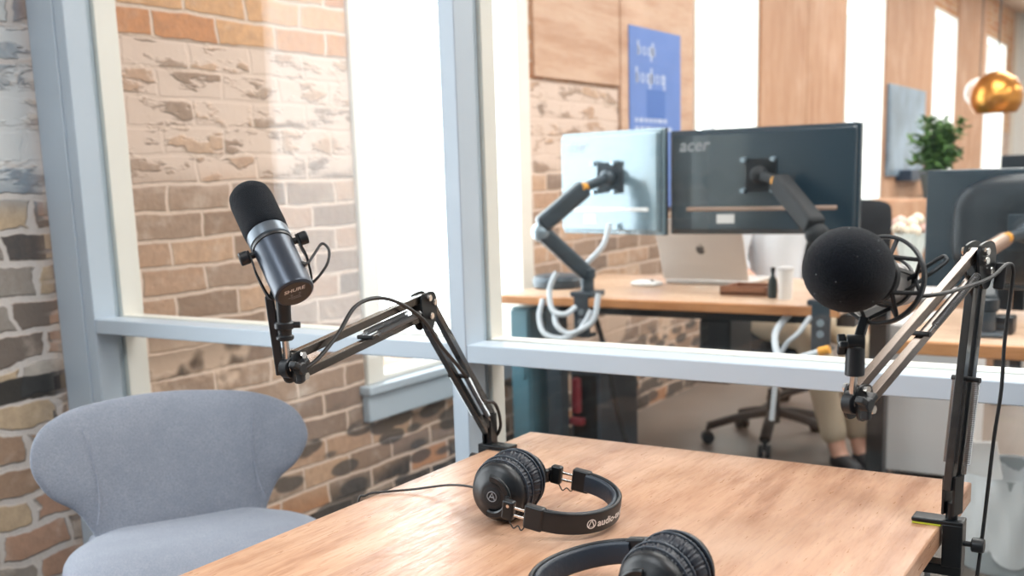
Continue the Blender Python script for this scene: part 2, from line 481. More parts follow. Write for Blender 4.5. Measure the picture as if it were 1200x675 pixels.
M['bluepale'] = mat('poster_print', lin(176, 188, 216), .6)
M['bluedeep'] = mat('poster_deep_blue', lin(66, 106, 178), .6)
M['bluegrey'] = mat('print_bluegrey', lin(136, 156, 174), .3, var=.5, vscale=2.6)
M['navy'] = mat('navy', lin(40, 56, 76), .4)
M['brass'] = mat('brass', lin(196, 136, 66), .28, .85)
M['opal'] = mat('opal_glass', lin(240, 240, 236), .25)
M['leaf'] = mat('leaf_green', lin(78, 112, 58), .5, var=.4, vscale=9)
M['pot'] = mat('pot_dark', lin(40, 50, 50), .6)
M['teal'] = mat('teal_panel', lin(86, 126, 142), .3, var=.06)
M['slate'] = mat('slate_case', lin(62, 72, 82), .45)
M['walnut'] = wood_material('walnut', lin(140, 96, 72), lin(156, 110, 84), lin(110, 72, 52), 1, .45)
M['bag'] = mat('bin_bag', lin(236, 241, 245), .34, spec=.6, bump=1.0, bscale=22)
M['bin'] = mat('bin_grey', lin(168, 176, 180), .4)
M['drawer'] = mat('drawer_white', lin(206, 206, 208), .4)
M['red'] = mat('red_plastic', lin(200, 80, 78), .5)
M['redcable'] = mat('red_strap', lin(150, 52, 62), .6)
M['shirt'] = mat('white_shirt', lin(222, 226, 232), .9, bump=.5, bscale=14, var=.04)
M['skin'] = mat('skin', lin(222, 172, 150), .55)
M['trouser'] = mat('beige_trousers', lin(196, 182, 160), .9, bump=.3, bscale=40)
M['shoe'] = mat('dark_shoe', lin(44, 46, 52), .5)
M['hair'] = mat('dark_hair', lin(62, 46, 38), .6, bump=.6, bscale=120)
M['mesh'] = mat('chair_mesh', lin(28, 32, 36), .7, bump=.5, bscale=400)
M['pink'] = mat('pink_petal', lin(234, 196, 186), .7)
M['cream'] = mat('cream_petal', lin(240, 228, 208), .7)
M['wrap'] = mat('wrap_paper', lin(218, 226, 222), .5)
M['wood_dark'] = M['walnut']
#SPLIT
# ------------------------------------------------------------------ constants of the place
WY = 2.37            # inner face of the brick wall (runs along X)
PX = 1.66            # front of the glazed partition
CEIL = 3.2
XEND, XBACK, YR = 17.0, -2.4, -4.5
WINS = [(-0.12, 1.125), (2.80, 3.91), (5.63, 6.62), (8.54, 9.70), (11.65, 12.81), (14.66, 16.2)]
WZ0, WZ1 = .515, 2.72

# ---- shell
f = MB(); f.bx(XBACK - .2, PX + .06, YR, WY + .4, -.1, 0); struct(f, 'floor', M['carpet'])
f = MB(); f.bx(PX + .06, XEND + .2, YR, WY + .4, -.1, 0); struct(f, 'floor_office', M['floor'])
f = MB(); f.bx(XBACK - .2, XEND + .2, YR - .2, WY + .4, CEIL, CEIL + .1); struct(f, 'ceiling', M['ceil'])
f = MB(); f.bx(XEND, XEND + .2, YR - .2, WY + .4, 0, CEIL); struct(f, 'wall_far', M['plaster'])
f = MB(); f.bx(XBACK - .2, XBACK, YR - .2, WY + .4, 0, CEIL); struct(f, 'wall_back', M['accent'])
f = MB(); f.bx(XBACK, XEND, YR - .2, YR, 0, CEIL); struct(f, 'wall_right', M['plaster'])
f = MB()
x = XBACK
for a, b in WINS:
    f.bx(x, a, WY, WY + .35, 0, CEIL)
    f.bx(a, b, WY, WY + .35, 0, WZ0); f.bx(a, b, WY, WY + .35, WZ1, CEIL)
    x = b
f.bx(x, XEND, WY, WY + .35, 0, CEIL)
struct(f, 'wall_left', M['brick'], smooth=0, weld=False)

# ---- windows in the brick wall
for n, (a, b) in enumerate(WINS):
    f = MB()
    fw = .085
    y0, y1 = WY + .02, WY + .10
    if n in (0, 1): fw = .09
    else: fw = .03
    f.bx(a, a + fw, y0 - .035, y1, WZ0, WZ1); f.bx(b - fw, b, y0 - .035, y1, WZ0, WZ1)
    f.bx(a, b, y0 - .03, y1, WZ1 - fw, WZ1); f.bx(a, b, y0 - .02, y1, WZ0, WZ0 + .02)
    f.bx(a, a + .02, y1, WY + .35, WZ0, WZ1); f.bx(b - .02, b, y1, WY + .35, WZ0, WZ1)
    w = struct(f, 'window_%d' % (n + 1), M['offwhite'], bevel=.004)
    g = MB(); g.bx(a + fw - .005, b - fw + .005, WY + .055, WY + .061, WZ0 + .01, WZ1 - fw + .005); g.build('window_pane', M['wglass'], w, smooth=0)
    if n in (0, 1):
        g = MB(); g.bx(a - .03, b + .03, WY - .045, WY + .05, WZ0 - .03, WZ0); g.build('window_sill', M['frame'], w, bevel=.004)
        g = MB(); g.bx(a - .02, b + .02, WY - .03, WY, WZ0 - .125, WZ0 - .03); g.build('sill_apron', M['frame'], w, bevel=.004)
    if n in (2, 3):
        g = MB(); xm = (a + b) / 2 - .12; g.bx(xm - .02, xm + .02, WY + .03, WY + .08, WZ0, WZ1); g.build('mullion', M['white'], w)
f = MB()
f.bx(16.9, 17.0, WY - .05, WY, 0, CEIL); struct(f, 'trim_6', M['offwhite'])

# ---- timber boards on the piers between the windows
f = MB(); f.bx(3.95, 4.725, WY - .018, WY, 1.60, CEIL); struct(f, 'trim_1', M['panel'], bevel=.002)
f = MB(); f.bx(4.74, 5.60, WY - .018, WY, 1.12, CEIL); struct(f, 'trim_2', M['panel'], bevel=.002)
n = 3
for a, b in ((6.66, 8.50), (9.74, 11.61), (12.85, 14.62)):
    m = (a + b) / 2
    for c, d in ((a, m - .008), (m + .008, b)):
        f = MB(); f.bx(c, d, WY - .018, WY, .9, CEIL); struct(f, 'trim_%d' % (n + 4), M['panel2'], bevel=.002); n += 1

# ---- glazed timber partition
pf = MB()
pf.bx(PX - .004, PX + .03, 2.275, WY, 0, CEIL); part_root = struct(pf, 'wall_partition', M['frame'], bevel=.002)
def pbit(name, *b):
    q = MB(); q.bx(*b); return q.build(name, M['offwhite'] if b[0] > PX + .07 else M['frame'], part_root, bevel=.0025)
GX0, GX1, XB = PX + .066, PX + .076, PX + .124
pbit('post', PX, GX0 - .004, 2.240, 2.275, 0, CEIL); pbit('post', GX1 + .004, XB + .02, 2.235, 2.30, 0, CEIL)
pbit('post', PX, GX0 - .004, 1.154, 1.190, 0, CEIL); pbit('post', GX1 + .004, XB, 1.150, 1.190, 0, CEIL)
pbit('glazing_bead', GX0 - .004, GX1 + .004, 1.158, 1.186, 0, CEIL)
pbit('glazing_bead', GX0 - .004, GX1 + .004, 2.246, 2.30, 0, CEIL)
RZ1, RZ0 = 1.2 - .309, 1.2 - .344
for y0, y1 in ((1.190, 2.240), (-1.2, 1.154)):
    pbit('rail', PX + .001, GX0 - .004, y0, y1, RZ0, RZ1)
    pbit('rail', GX1 + .004, XB - .001, y0, y1, RZ0, RZ1)
    pbit('glazing_bead', GX0 - .004, GX1 + .004, y0, y1, RZ0 + .003, RZ1 - .003)
    pbit('rail', PX + .001, XB - .001, y0, y1, 0, .05)
    for z0, z1 in ((.05, RZ0 + .003), (RZ1 - .003, CEIL)):
        q = MB(); q.bx(GX0, GX1, y0 - .004, y1 + .004, z0, z1); q.build('glass_pane', M['glass'], part_root, smooth=0)
pbit('post', PX, XB, -1.235, -1.2, 0, CEIL)

# ------------------------------------------------------------------ table
TX0, TX1, TY0, TY1, TZ = .12, 1.615, .251, .990, .75
t = thing('meeting_table', (.9, .62, 0), 'long oak table in the foreground with worn grain and square edges', 'table')
q = MB(); q.bx(TX0, TX1, TY0, TY1, TZ - .030, TZ); q.build('tabletop', M['table'], t, bevel=.0025)
for sx in (TX0 + .09, TX1 - .13):
    for sy in (TY0 + .09, TY1 - .09):
        q = MB(); q.bx(sx - .03, sx + .03, sy - .03, sy + .03, 0, TZ - .03); q.build('leg', M['blackmetal'], t, bevel=.003)
q = MB()
q.bx(TX0 + .09, TX1 - .13, TY0 + .075, TY0 + .105, TZ - .09, TZ - .03); q.bx(TX0 + .09, TX1 - .13, TY1 - .105, TY1 - .075, TZ - .09, TZ - .03)
q.build('apron', M['blackmetal'], t, bevel=.003)

# ------------------------------------------------------------------ upholstered chair (local: +y faces forward, +x to the left of the picture when seen from the front)
ch = thing('upholstered_chair', (0, 0, 0), 'grey-blue felt chair with a wide winged back, between the table and the brick wall', 'chair')
def back_bend(x, h, d):
    ax = abs(x)
    fw = .75 * ax ** 2 * (1 + .6 * max(0, h)) + .9 * max(0, ax - .2) ** 2
    lean = -.28 * h - .25 * max(0, h) ** 2
    return Vector((x, fw + lean + d, .535 + h * .875))
bo = loop2([(-.16, -.05), (-.185, .0), (-.215, .055), (-.262, .10), (-.289, .16), (-.268, .222), (-.2, .258), (-.1, .272), (0, .278), (.1, .276), (.2, .266), (.268, .232), (.289, .168), (.262, .10), (.212, .052), (.185, 0), (.16, -.05), (0, -.07)], 6)
q = MB(); q.pillow(bo, .030, back_bend, 16, 3.0); bk = q.build('backrest', M['fabric'], ch, smooth=80)
for sx in (-1, 1):
    pts = [back_bend(sx * (.165 + .05 * ((h - .1) / .15) ** 2 * (1 if h < .1 else .4)), h, .0302 if h < .22 else .0268) for h in [k * .012 for k in range(2, 20)]]
    q = MB(); q.tube(pts, .0008, 5); q.build('seam', M['seam'], bk)
def seat_bend(x, y, d):
    return Vector((x, y, .490 + d * (1 if d > 0 else 1.3) + .02 * (x / .25) ** 2 * (1 if y > -.05 else .4) - .05 * max(0, (y - .2) / .2) ** 2))
so = loop2([(-.17, -.04), (-.20, .02), (-.245, .10), (-.265, .2), (-.255, .32), (-.19, .41), (0, .44), (.19, .41), (.255, .32), (.265, .2), (.245, .10), (.20, .02), (.17, -.04), (0, -.06)], 6)
q = MB(); q.pillow(so, .052, seat_bend, 14, 3.4); q.build('seat', M['fabric'], ch, smooth=80)
for sx in (-1, 1):
    for y0, y1 in ((.06, -.02), (.33, .40)):
        q = MB(); q.cyl((sx * .16, y0, .445), (sx * .20, y1, 0), .017, .010, 14); q.build('leg', M['legwood'], ch)
CH_LOC = (1.445, 1.735); CH_DIR = (-.50, -.866)
ch.location = (CH_LOC[0], CH_LOC[1], 0)
ch.scale = (.94, 1, 1)
ch.rotation_euler = (0, 0, math.atan2(CH_DIR[1], CH_DIR[0]) - PI / 2)

# ------------------------------------------------------------------ boom arms
def boom_arm(name, label, base, J1, J2, clamp_dir, along, table_z, rod_top, bar_end, twist=(0, 1)):
    """base: pivot above the clamp; clamp_dir: unit vector from the table edge into the table"""
    base, J1, J2 = V(base), V(J1), V(J2)
    cd = V(clamp_dir); al = V(along)
    t = thing(name, (base.x, base.y, table_z), label, 'microphone arm', None)
    hor = (J2 - base); hor.z = 0; hor.normalize()
    side = hor.cross(Vector((0, 0, 1))).normalized()
    # clamp
    q = MB()
    e = Vector((base.x, base.y, 0)) - cd * 0
    ez = table_z
    def cb(c0, c1, a0, a1, z0, z1, ch=.002):      # box in (clamp_dir, along, z) coordinates around the pivot
        M4 = Matrix(((cd.x, al.x, 0, e.x), (cd.y, al.y, 0, e.y), (0, 0, 1, 0), (0, 0, 0, 1)))
        q.box(((c0 + c1) / 2, (a0 + a1) / 2, (z0 + z1) / 2), (abs(c1 - c0), abs(a1 - a0), abs(z1 - z0)), M4, ch)
    cb(-.016, .046, -.014, .014, ez + .0025, ez + .0085)
    cb(-.016, .008, -.014, .014, ez - .052, ez + .004)
    cb(-.016, .036, -.013, .013, ez - .064, ez - .050)
    cl = q.build('clamp', M['blackmetal'], t)
    q = MB(); cb(.010, .045, -.0135, .0135, ez + .0, ez + .0024, .0005); q.build('clamp_pad', M['yellow'] if twist[0] else M['blackmat'], cl)
    q = MB(); p = e + cd * .026
    q.cyl((p.x, p.y, ez - .105), (p.x, p.y, ez - .032), .004, seg=10); q.cyl((p.x, p.y, ez - .036), (p.x, p.y, ez - .031), .011, seg=16)
    q.build('clamp_screw', M['steel'], cl)
    q = MB(); q.cyl((p.x, p.y, ez - .118), (p.x, p.y, ez - .098), .014, seg=10, ch=.002); q.build('clamp_handle', M['black'], cl)
    q = MB(); a = e - cd * .016; a.z = ez - .022; b = a - cd * .018
    q.cyl(a, a - cd * .012, .0035, seg=10); q.cyl(a - cd * .009, b - cd * .006, .0095, seg=12, ch=.0015); q.build('lock_knob', M['black'], cl)
    # swivel
    q = MB(); q.cyl((base.x, base.y, ez + .006), (base.x, base.y, ez + .03), .0075, seg=16, ch=.001)
    q.beam(base + side * .007 + Vector((0, 0, -.02)), base + side * .007 + Vector((0, 0, .03)), .022, .003, side)
    q.beam(base - side * .007 + Vector((0, 0, -.02)), base - side * .007 + Vector((0, 0, .03)), .022, .003, side)
    q.build('swivel', M['blackmetal'], t)
    def pair(A, B, gap, trimA, trimB, barname, bm_):
        d = (B - A).normalized(); nrm = d.cross(side).normalized()
        if nrm.z < 0: nrm = -nrm
        res = []
        for s_ in (1, -1):
            a = A + nrm * gap * s_ + d * trimA; b = B + nrm * gap * s_ - d * trimB
            q = MB(); q.beam(a, b, .0105, .0110, nrm, .0007); res.append(q.build(barname, bm_, t))
        return d, nrm
    d1, n1 = pair(base + Vector((0, 0, .012)), J1, (.0112 if twist[0] else .0160), 0, .002, 'lower_bar', M['barblack'])
    d2, n2 = pair(J1, J2, .0135, .004, .004, 'upper_bar', M['bar'] if twist[0] else M['bardark'])
    # springs
    for s_ in (1, -1):
        a = base + side * s_ * .013 + d1 * .045; b = a + d1 * .105
        q = MB(); q.spring(a, b, .0040, .0008, 58); q.tube([a - d1 * .012, a], .001, 6); q.build('spring', M['steel'], t)
        a = J1 + side * s_ * .011 + d2 * .03 - n2 * .004; b = a + d2 * .105
        q = MB(); q.spring(a, b, .0038, .00085, 34); q.tube([b, b + d2 * .015], .001, 6); q.build('spring', M['steel'], t)
    q = MB(); a = base + d1 * .152
    q.cyl(a - side * .018, a + side * .018, .0035, seg=10)
    q.build('spring_pin', M['black'], t)
    q = MB(); a = J1 + d2 * .15 - n2 * .006
    q.cyl(a - side * .013, a + side * .013, .003, seg=10)
    q.build('spring_pin', M['black'], t)
    # elbow: two shield-shaped plates
    q = MB()
    for s_ in (1, -1):
        Mx = frame(J1 + side * s_ * .0085, side, (0, 0, 1))
        ol = loop2([(-.022, .007), (-.014, .020), (.004, .021), (.020, .014), (.019, -.010), (.008, -.034), (-.008, -.034), (-.019, -.012)], 4)
        q.prism(ol, -.0016, .0016, Mx)
    q.build('elbow_plate', M['blackmetal'], t)
    q = MB()
    for off in (n2 * .0135 + d2 * .004, -n2 * .0135 + d2 * .004, n1 * .0105 - d1 * .002):
        c = J1 + off
        q.cyl(c - side * .0165, c + side * .0165, .0042, seg=12); q.cyl(c - side * .0155, c - side * .0115, .0055, seg=6); q.cyl(c + side * .0115, c + side * .0155, .0055, seg=6)
    q.build('bolt', M['chrome'], t)
    # end joint
    q = MB()
    Mx = frame(J2, side, (0, 0, 1))
    for s_ in (1, -1):
        q.prism(loop2([(-.014, .014), (0, .019), (.012, .015), (.015, -.004), (.008, -.02), (-.008, -.02), (-.015, -.006)], 4), s_ * .0075 - .0015, s_ * .0075 + .0015, Mx)
    hd = hor
    q.cyl(J2 + hd * .012 - side * .006, J2 + hd * .012 + side * .006, .013, seg=18, ch=.001)
    q.build('end_joint', M['black'], t)
    q = MB()
    for s_ in (n2 * .0135, -n2 * .0135):
        c = J2 + s_ - d2 * .004
        q.cyl(c - side * .0125, c + side * .0125, .003, seg=10); q.cyl(c - side * .015, c - side * .011, .005, seg=6); q.cyl(c + side * .011, c + side * .015, .005, seg=6)
    q.build('bolt', M['chrome'], t)
    # wing knob on the end joint
    q = MB(); c = J2 + hd * .012
    sd = side if twist[1] > 0 else -side
    q.cyl(c, c + sd * .02, .004, seg=10)
    for k in range(3):
        an = k * 2 * PI / 3 + .5; u = Vector((0, 0, 1)) * math.sin(an) + hd * math.cos(an)
        q.beam(c + sd * .018, c + sd * .018 + u * .017, .008, .010, sd, .002)
    q.cyl(c + sd * .012, c + sd * .024, .008, seg=14, ch=.0015)
    q.build('wing_knob', M['black'], t)
    # rod
    rt = V(rod_top); rb = c
    q = MB(); q.cyl(rb, rt, .0042, seg=16); q.ball(rb, .008, 14, 8); q.build('rod', M['chrome'], t)
    return t, d1, n1, d2, n2, side

BL = (1.452, .957 + .012, .785); 
armL = boom_arm('boom_arm', 'black scissor microphone arm clamped at the far left table corner, leaning over the chair',
                (1.484, .990, .779), (1.284, .966, 1.015), (.984, .946, .975), (0, -1, 0), (1, 0, 0), TZ, (.968, .943, 1.018), None, (0, -1))
armR = boom_arm('boom_arm', 'black scissor microphone arm clamped on the right table edge, under the round foam microphone',
                (1.404, .240, .785), (1.428, .226, 1.084), (1.190, .306, .946), (0, 1, 0), (1, 0, 0), TZ, (1.163, .303, .985), None, (1, -1))

# ------------------------------------------------------------------ left microphone (broadcast dynamic, end-cap towards the camera)
R0 = V(.937, .892, 1.073); F0 = V(.980, 1.000, 1.188)
ax = (F0 - R0).normalized(); LEN = (F0 - R0).length
kx = V(.989, .931, 1.134) - V(.94, .98, 1.123); lat = (kx - ax * kx.dot(ax)).normalized()      # knob to knob, to the right
vv = ax.cross(lat).normalized()
if vv.z < 0: vv = -vv
mL = thing('microphone', R0, 'dark grey tubular microphone with black foam tip, hanging above the grey chair', 'microphone')
MX = Matrix(((lat.x, vv.x, ax.x, R0.x), (lat.y, vv.y, ax.y, R0.y), (lat.z, vv.z, ax.z, R0.z), (0, 0, 0, 1)))
r = .0242
q = MB(); q.lathe([(0, .0), (r - .0025, 0), (r - .0008, .0012), (r, .004), (r, .078), (r + .0005, .0785), (0, .0785)], MX, 40); body = q.build('body', M['micbody'], mL)
q = MB(); q.lathe([(r + .0002, .0785), (r + .0016, .080), (r + .0016, .0935), (r + .0006, .0955), (0, .0955)], MX, 40); q.build('collar', M['miccollar'], mL)
q = MB(); q.lathe([(r + .0012, .0945), (r + .0026, .0965), (r + .0030, .105), (r + .0028, .150), (r + .0012, .160), (r - .004, .1665), (r - .011, .169), (0, .1695)], MX, 40); q.build('windscreen', M['foam'], mL)
q = MB(); q.lathe([(0, -.0012), (r - .0036, -.0012), (r - .0026, -.0002), (r - .0026, .002), (0, .002)], MX, 40); plate = q.build('end_plate', M['plate'], mL)
def on_cap(vs, dx, dy):
    # text plane on the end plate, read by a viewer looking along the axis: right = lat, up = vv
    return [MX @ Vector((p[0] + dx, p[1] + dy, -.0016)) for p in vs]
q = MB()
vs, fs = text_mesh('SHURE', .0085, .22, .00012); wd = max(p.x for p in vs); q.add(on_cap(vs, -wd / 2, .0055), fs)
q.build('lettering', M['print'], plate, smooth=0, weld=False)
q = MB()
for dx in (-.006, .004):
    q.add(on_cap([(dx, .0005, 0), (dx + .003, .0005, 0), (dx + .003, .0011, 0), (dx, .0011, 0)], 0, 0), [(0, 1, 2, 3)])
    q.add(on_cap([(dx, -.0015, 0), (dx + .002, -.0015, 0), (dx + .003, -.0009, 0), (dx, -.0009, 0)], 0, 0), [(0, 1, 2, 3)])
for yy, x0, x1 in ((-.0045, -.009, .006), (-.0075, -.006, .007)):
    for k in range(5):
        a = x0 + (x1 - x0) * k / 5; q.add(on_cap([(a, yy, 0), (a + (x1 - x0) / 7, yy, 0), (a + (x1 - x0) / 7, yy + .0009, 0), (a, yy + .0009, 0)], 0, 0), [(0, 1, 2, 3)])
q.build('switch_marking', M['greyprint'], plate, smooth=0, weld=False)
# yoke with two knobs
ka = .072
def mp(a, b, c): return MX @ Vector((a, b, c))
yr = r + .006
ymount = V(.962, .936, 1.072)
yl = MX.inverted() @ ymount
pts = []; ups = []
P3 = [(-yr, 0, ka + .006), (-yr, 0, ka - .012), (-yr - .001, -.004, ka - .028), (-yr * .86, yl.y * .55 - .006, ka - .05), (-yr * .45, yl.y * .9, yl.z + .006), (0, yl.y, yl.z), (yr * .45, yl.y * .9, yl.z + .006), (yr * .86, yl.y * .55 - .006, ka - .05), (yr + .001, -.004, ka - .028), (yr, 0, ka - .012), (yr, 0, ka + .006)]
sp = spline([mp(*p) for p in P3], 5)
q = MB(); q.sweep(sp, [(.0042, -.0012), (.0042, .0012), (-.0042, .0012), (-.0042, -.0012)], False, [(p - mp(0, 0, ka - .02)).normalized() for p in sp])
q.build('yoke', M['blackmetal'], mL)
for s_ in (-1, 1):
    q = MB(); q.cyl(mp(s_ * (r - .002), 0, ka), mp(s_ * (yr + .004), 0, ka), .004, seg=12)
    q.cyl(mp(s_ * (yr + .001), 0, ka), mp(s_ * (yr + .0125), 0, ka), .0082, seg=20, ch=.0012); q.build('yoke_knob', M['black'], mL)
q = MB(); q.lathe([(r + .0004, .0735), (r + .0012, .074), (r + .0012, .0775), (r + .0004, .078)], MX, 40); q.build('yoke_band', M['black'], mL)
# short looped lead leaving the body on the right
lp = [mp(r * .86, r * .45, .028), mp(r + .004, .010, .028), mp(r + .016, .006, .040), mp(r + .030, .004, .052), mp(r + .034, .003, .040), mp(r + .026, .002, .024), mp(r + .012, -.002, .014), mp(r * .95, -.008, .010)]
q = MB(); q.tube(lp, .0017, 8, smooth=7); q.ball(mp(r * .9, r * .4, .028), .004); q.build('lead_loop', M['cable'], mL)
# vertical mount: flat bar and threaded swivel
q = MB()
bt = V(.956, .953, 1.066); bb = V(.966, .953, .966)
q.beam(bt, bb, .0055, .011, (-.55, .83, 0), .002); q.build('mount_bar', M['black'], mL)
q = MB(); q.cyl((.968, .943, 1.012), ymount, .0085, .0095, 18, .001); q.cyl((.9675, .9425, 1.024), (.967, .942, 1.034), .0125, seg=18, ch=.002); q.cyl((.968, .943, 1.010), (.968, .943, 1.017), .011, seg=18, ch=.002)
q.cyl(V(.967, .9425, 1.029), V(.967, .9425, 1.029) + V(.53, -.85, 0) * .02, .004, seg=10); q.build('swivel_mount', M['black'], mL)

# microphone cable on the left arm
_, d1, n1, d2, n2, side = armL
J1 = V(1.284, .966, 1.015); J2 = V(.984, .946, .975); B0 = V(1.484, .990, .779)
sg = side if side.y < 0 else -side
c = [J2 + sg * .004 + V(0, 0, -.008), J2 - d2 * .03 + sg * .012 + n2 * .000, J2 - d2 * .075 + sg * .014 + n2 * .020, J2 - d2 * .12 + sg * .014 + n2 * .046, J1 + d2 * .135 + sg * .015 + n2 * .046, J1 + d2 * .085 + sg * .017 + n2 * .026, J1 + d2 * .035 + sg * .02 - n2 * .012,
     J1 - d1 * .05 + sg * .018 - n1 * .030, J1 - d1 * .12 + sg * .016 - n1 * .016, J1 - d1 * .18 + sg * .014 - n1 * .006, B0 + d1 * .085 + sg * .016 + n1 * .004, B0 + d1 * .045 + sg * .016 + n1 * .026, B0 + d1 * .01 + sg * .016 + n1 * .020, B0 + sg * .010 + n1 * .006 - d1 * .012, B0 + V(.004, .022, -.05), B0 + V(.0, .03, -.2)]
q = MB(); q.tube(c, .0028, 8, smooth=8)
tag(q.build('microphone_cable', M['cable']), 'black cable arching along the left microphone arm down to its clamp', 'cable')

# ------------------------------------------------------------------ right microphone, shock mount
C0 = V(1.179, .284, 1.081); FO = V(1.109, .298, 1.097)
a2 = (FO - C0).normalized()
mR = thing('microphone', FO, 'microphone with large round black foam ball, held at the right by an elastic ring mount', 'microphone')
MR = frame(C0, a2, (0, 0, 1))
q = MB(); dist = (FO - C0).length
# foam: egg along the axis
bm_v = MB(); bm_v.ball((0, 0, dist), (.0432, .0432, .052), 48, 32, MR); bm_v.build('foam_windscreen', M['foam'], mR, smooth=80)
q = MB()
for k in range(26):
    th = random.uniform(0, 2 * PI); ph = math.acos(random.uniform(-.4, .95))
    p = Vector((.0434 * math.sin(ph) * math.cos(th), .0434 * math.sin(ph) * math.sin(th), dist + .0522 * math.cos(ph)))
    q.ball(MR @ p, random.uniform(.0003, .0008), 6, 4)
q.build('lint', M['lint'], mR)['kind'] = 'stuff'
q = MB(); q.lathe([(0, -.062), (.012, -.062), (.0215, -.056), (.0225, -.05), (.0225, .018), (.0212, .02), (.0212, .04), (0, .04)], MR, 32); q.build('body', M['alu'], mR)
q = MB(); q.lathe([(.0228, .004), (.0236, .005), (.0236, .016), (.0228, .017)], MR, 32); q.build('grille_band', M['black'], mR)
sm = thing('shock_mount', C0, 'black ring shock mount with crossed elastic bands around the foam-ball microphone', 'shock mount')
q = MB()
def ring(q, z, rad, w, tck, n=56):
    pts = [MR @ Vector((rad * math.cos(2 * PI * k / n), rad * math.sin(2 * PI * k / n), z)) for k in range(n)]
    q.strip(pts, w, tck, [(p - (MR @ Vector((0, 0, z)))).normalized() for p in pts], True)
ring(q, -.004, .0462, .0080, .0040); q.build('outer_ring', M['black'], sm)
q = MB(); ring(q, .014, .0258, .009, .003); ring(q, -.026, .0258, .007, .003)
for k in range(4):
    an = k * PI / 2 + .4; q.beam(MR @ Vector((.0262 * math.cos(an), .0262 * math.sin(an), -.026)), MR @ Vector((.0262 * math.cos(an), .0262 * math.sin(an), .014)), .004, .0025, MR.to_3x3() @ Vector((math.cos(an), math.sin(an), 0)))
q.build('inner_cage', M['black'], sm)
for k in range(8):
    a = k * PI / 4 + .2; z1 = .016 if k % 2 else -.027
    pa = MR @ Vector((.027 * math.cos(a), .027 * math.sin(a), z1)); pb = MR @ Vector((.0455 * math.cos(a + .32), .0455 * math.sin(a + .32), -.004)); pc = MR @ Vector((.027 * math.cos(a + .78), .027 * math.sin(a + .78), .016 if z1 < 0 else -.027))
    q = MB(); q.tube([pa, pb, pc], .0025, 7); q.build('elastic_band', M['blackmat'], sm)
# clamp lever loop sticking out behind
q = MB(); up3 = MR.to_3x3()
L0 = C0 + V(.012, -.018, -.012); L1 = C0 + V(.02, -.062, .022)
dd = (L1 - L0); pr = dd.cross(a2).normalized() * .0045
lo_ = [L0 + pr, L0 + dd * .5 + pr, L1 + pr * .8 - dd * .06, L1, L1 - pr * .8 - dd * .06, L0 + dd * .5 - pr, L0 - pr, L0 - dd * .05]
q.tube(lo_, .0021, 8, True, 5); q.build('lever_loop', M['black'], sm)
# swivel clamp below the ring down to the rod
rodtop = V(1.163, .303, .985)
rb_ = min((MR @ Vector((.0462 * math.cos(k * PI / 36), .0462 * math.sin(k * PI / 36), -.004)) for k in range(72)), key=lambda p: (p - rodtop - V(0, 0, .045)).length)
q = MB(); q.cyl(rodtop + V(0, 0, -.006), rodtop + V(0, 0, .026), .0105, .0100, 20, .001); q.beam(rodtop + V(0, 0, .02), rb_ + V(0, 0, .004), .010, .012, (1, 0, 0), .002)
q.cyl(rodtop + V(-.003, .009, .030), rodtop + V(.003, -.009, .030), .0085, seg=16, ch=.001); q.build('swivel_clamp', M['black'], sm)
q = MB(); kc = rodtop + V(0, 0, .028); kd = V(-.45, .85, 0).normalized()
q.cyl(kc, kc + kd * .016, .004, seg=10)
for k in range(3):
    an = k * 2 * PI / 3 + .9; u = V(0, 0, 1) * math.sin(an) + V(.85, .45, 0) * math.cos(an); q.beam(kc + kd * .014, kc + kd * .014 + u * .012, .007, .009, kd, .002)
q.build('wing_knob', M['black'], sm)

# its cable: from the mic tail to the elbow, then down to the clamp
J1r = V(1.428, .224, 1.084)
tail = MR @ Vector((0, 0, -.06))
c = [tail, tail + V(.022, -.004, -.012), V(1.275, .244, 1.056), V(1.34, .226, 1.058), V(1.40, .208, 1.064), V(1.437, .196, 1.077), V(1.448, .190, 1.070), V(1.452, .192, 1.04), V(1.452, .196, .98), V(1.446, .196, .92), V(1.436, .200, .86), V(1.424, .202, .80), V(1.412, .204, .74), V(1.402, .208, .66), V(1.39, .215, .5)]
q = MB(); q.tube(c, .0024, 8, smooth=8); ca = q.build('microphone_cable', M['cable'])
tag(ca, 'black cable from the foam-ball microphone over the right arm and down past its clamp', 'cable')
q = MB(); q.beam((1.446, .203, 1.078), (1.444, .205, 1.046), .012, .012, (1, 0, 0), .002); q.build('cable_tie', M['blackmat'], ca)

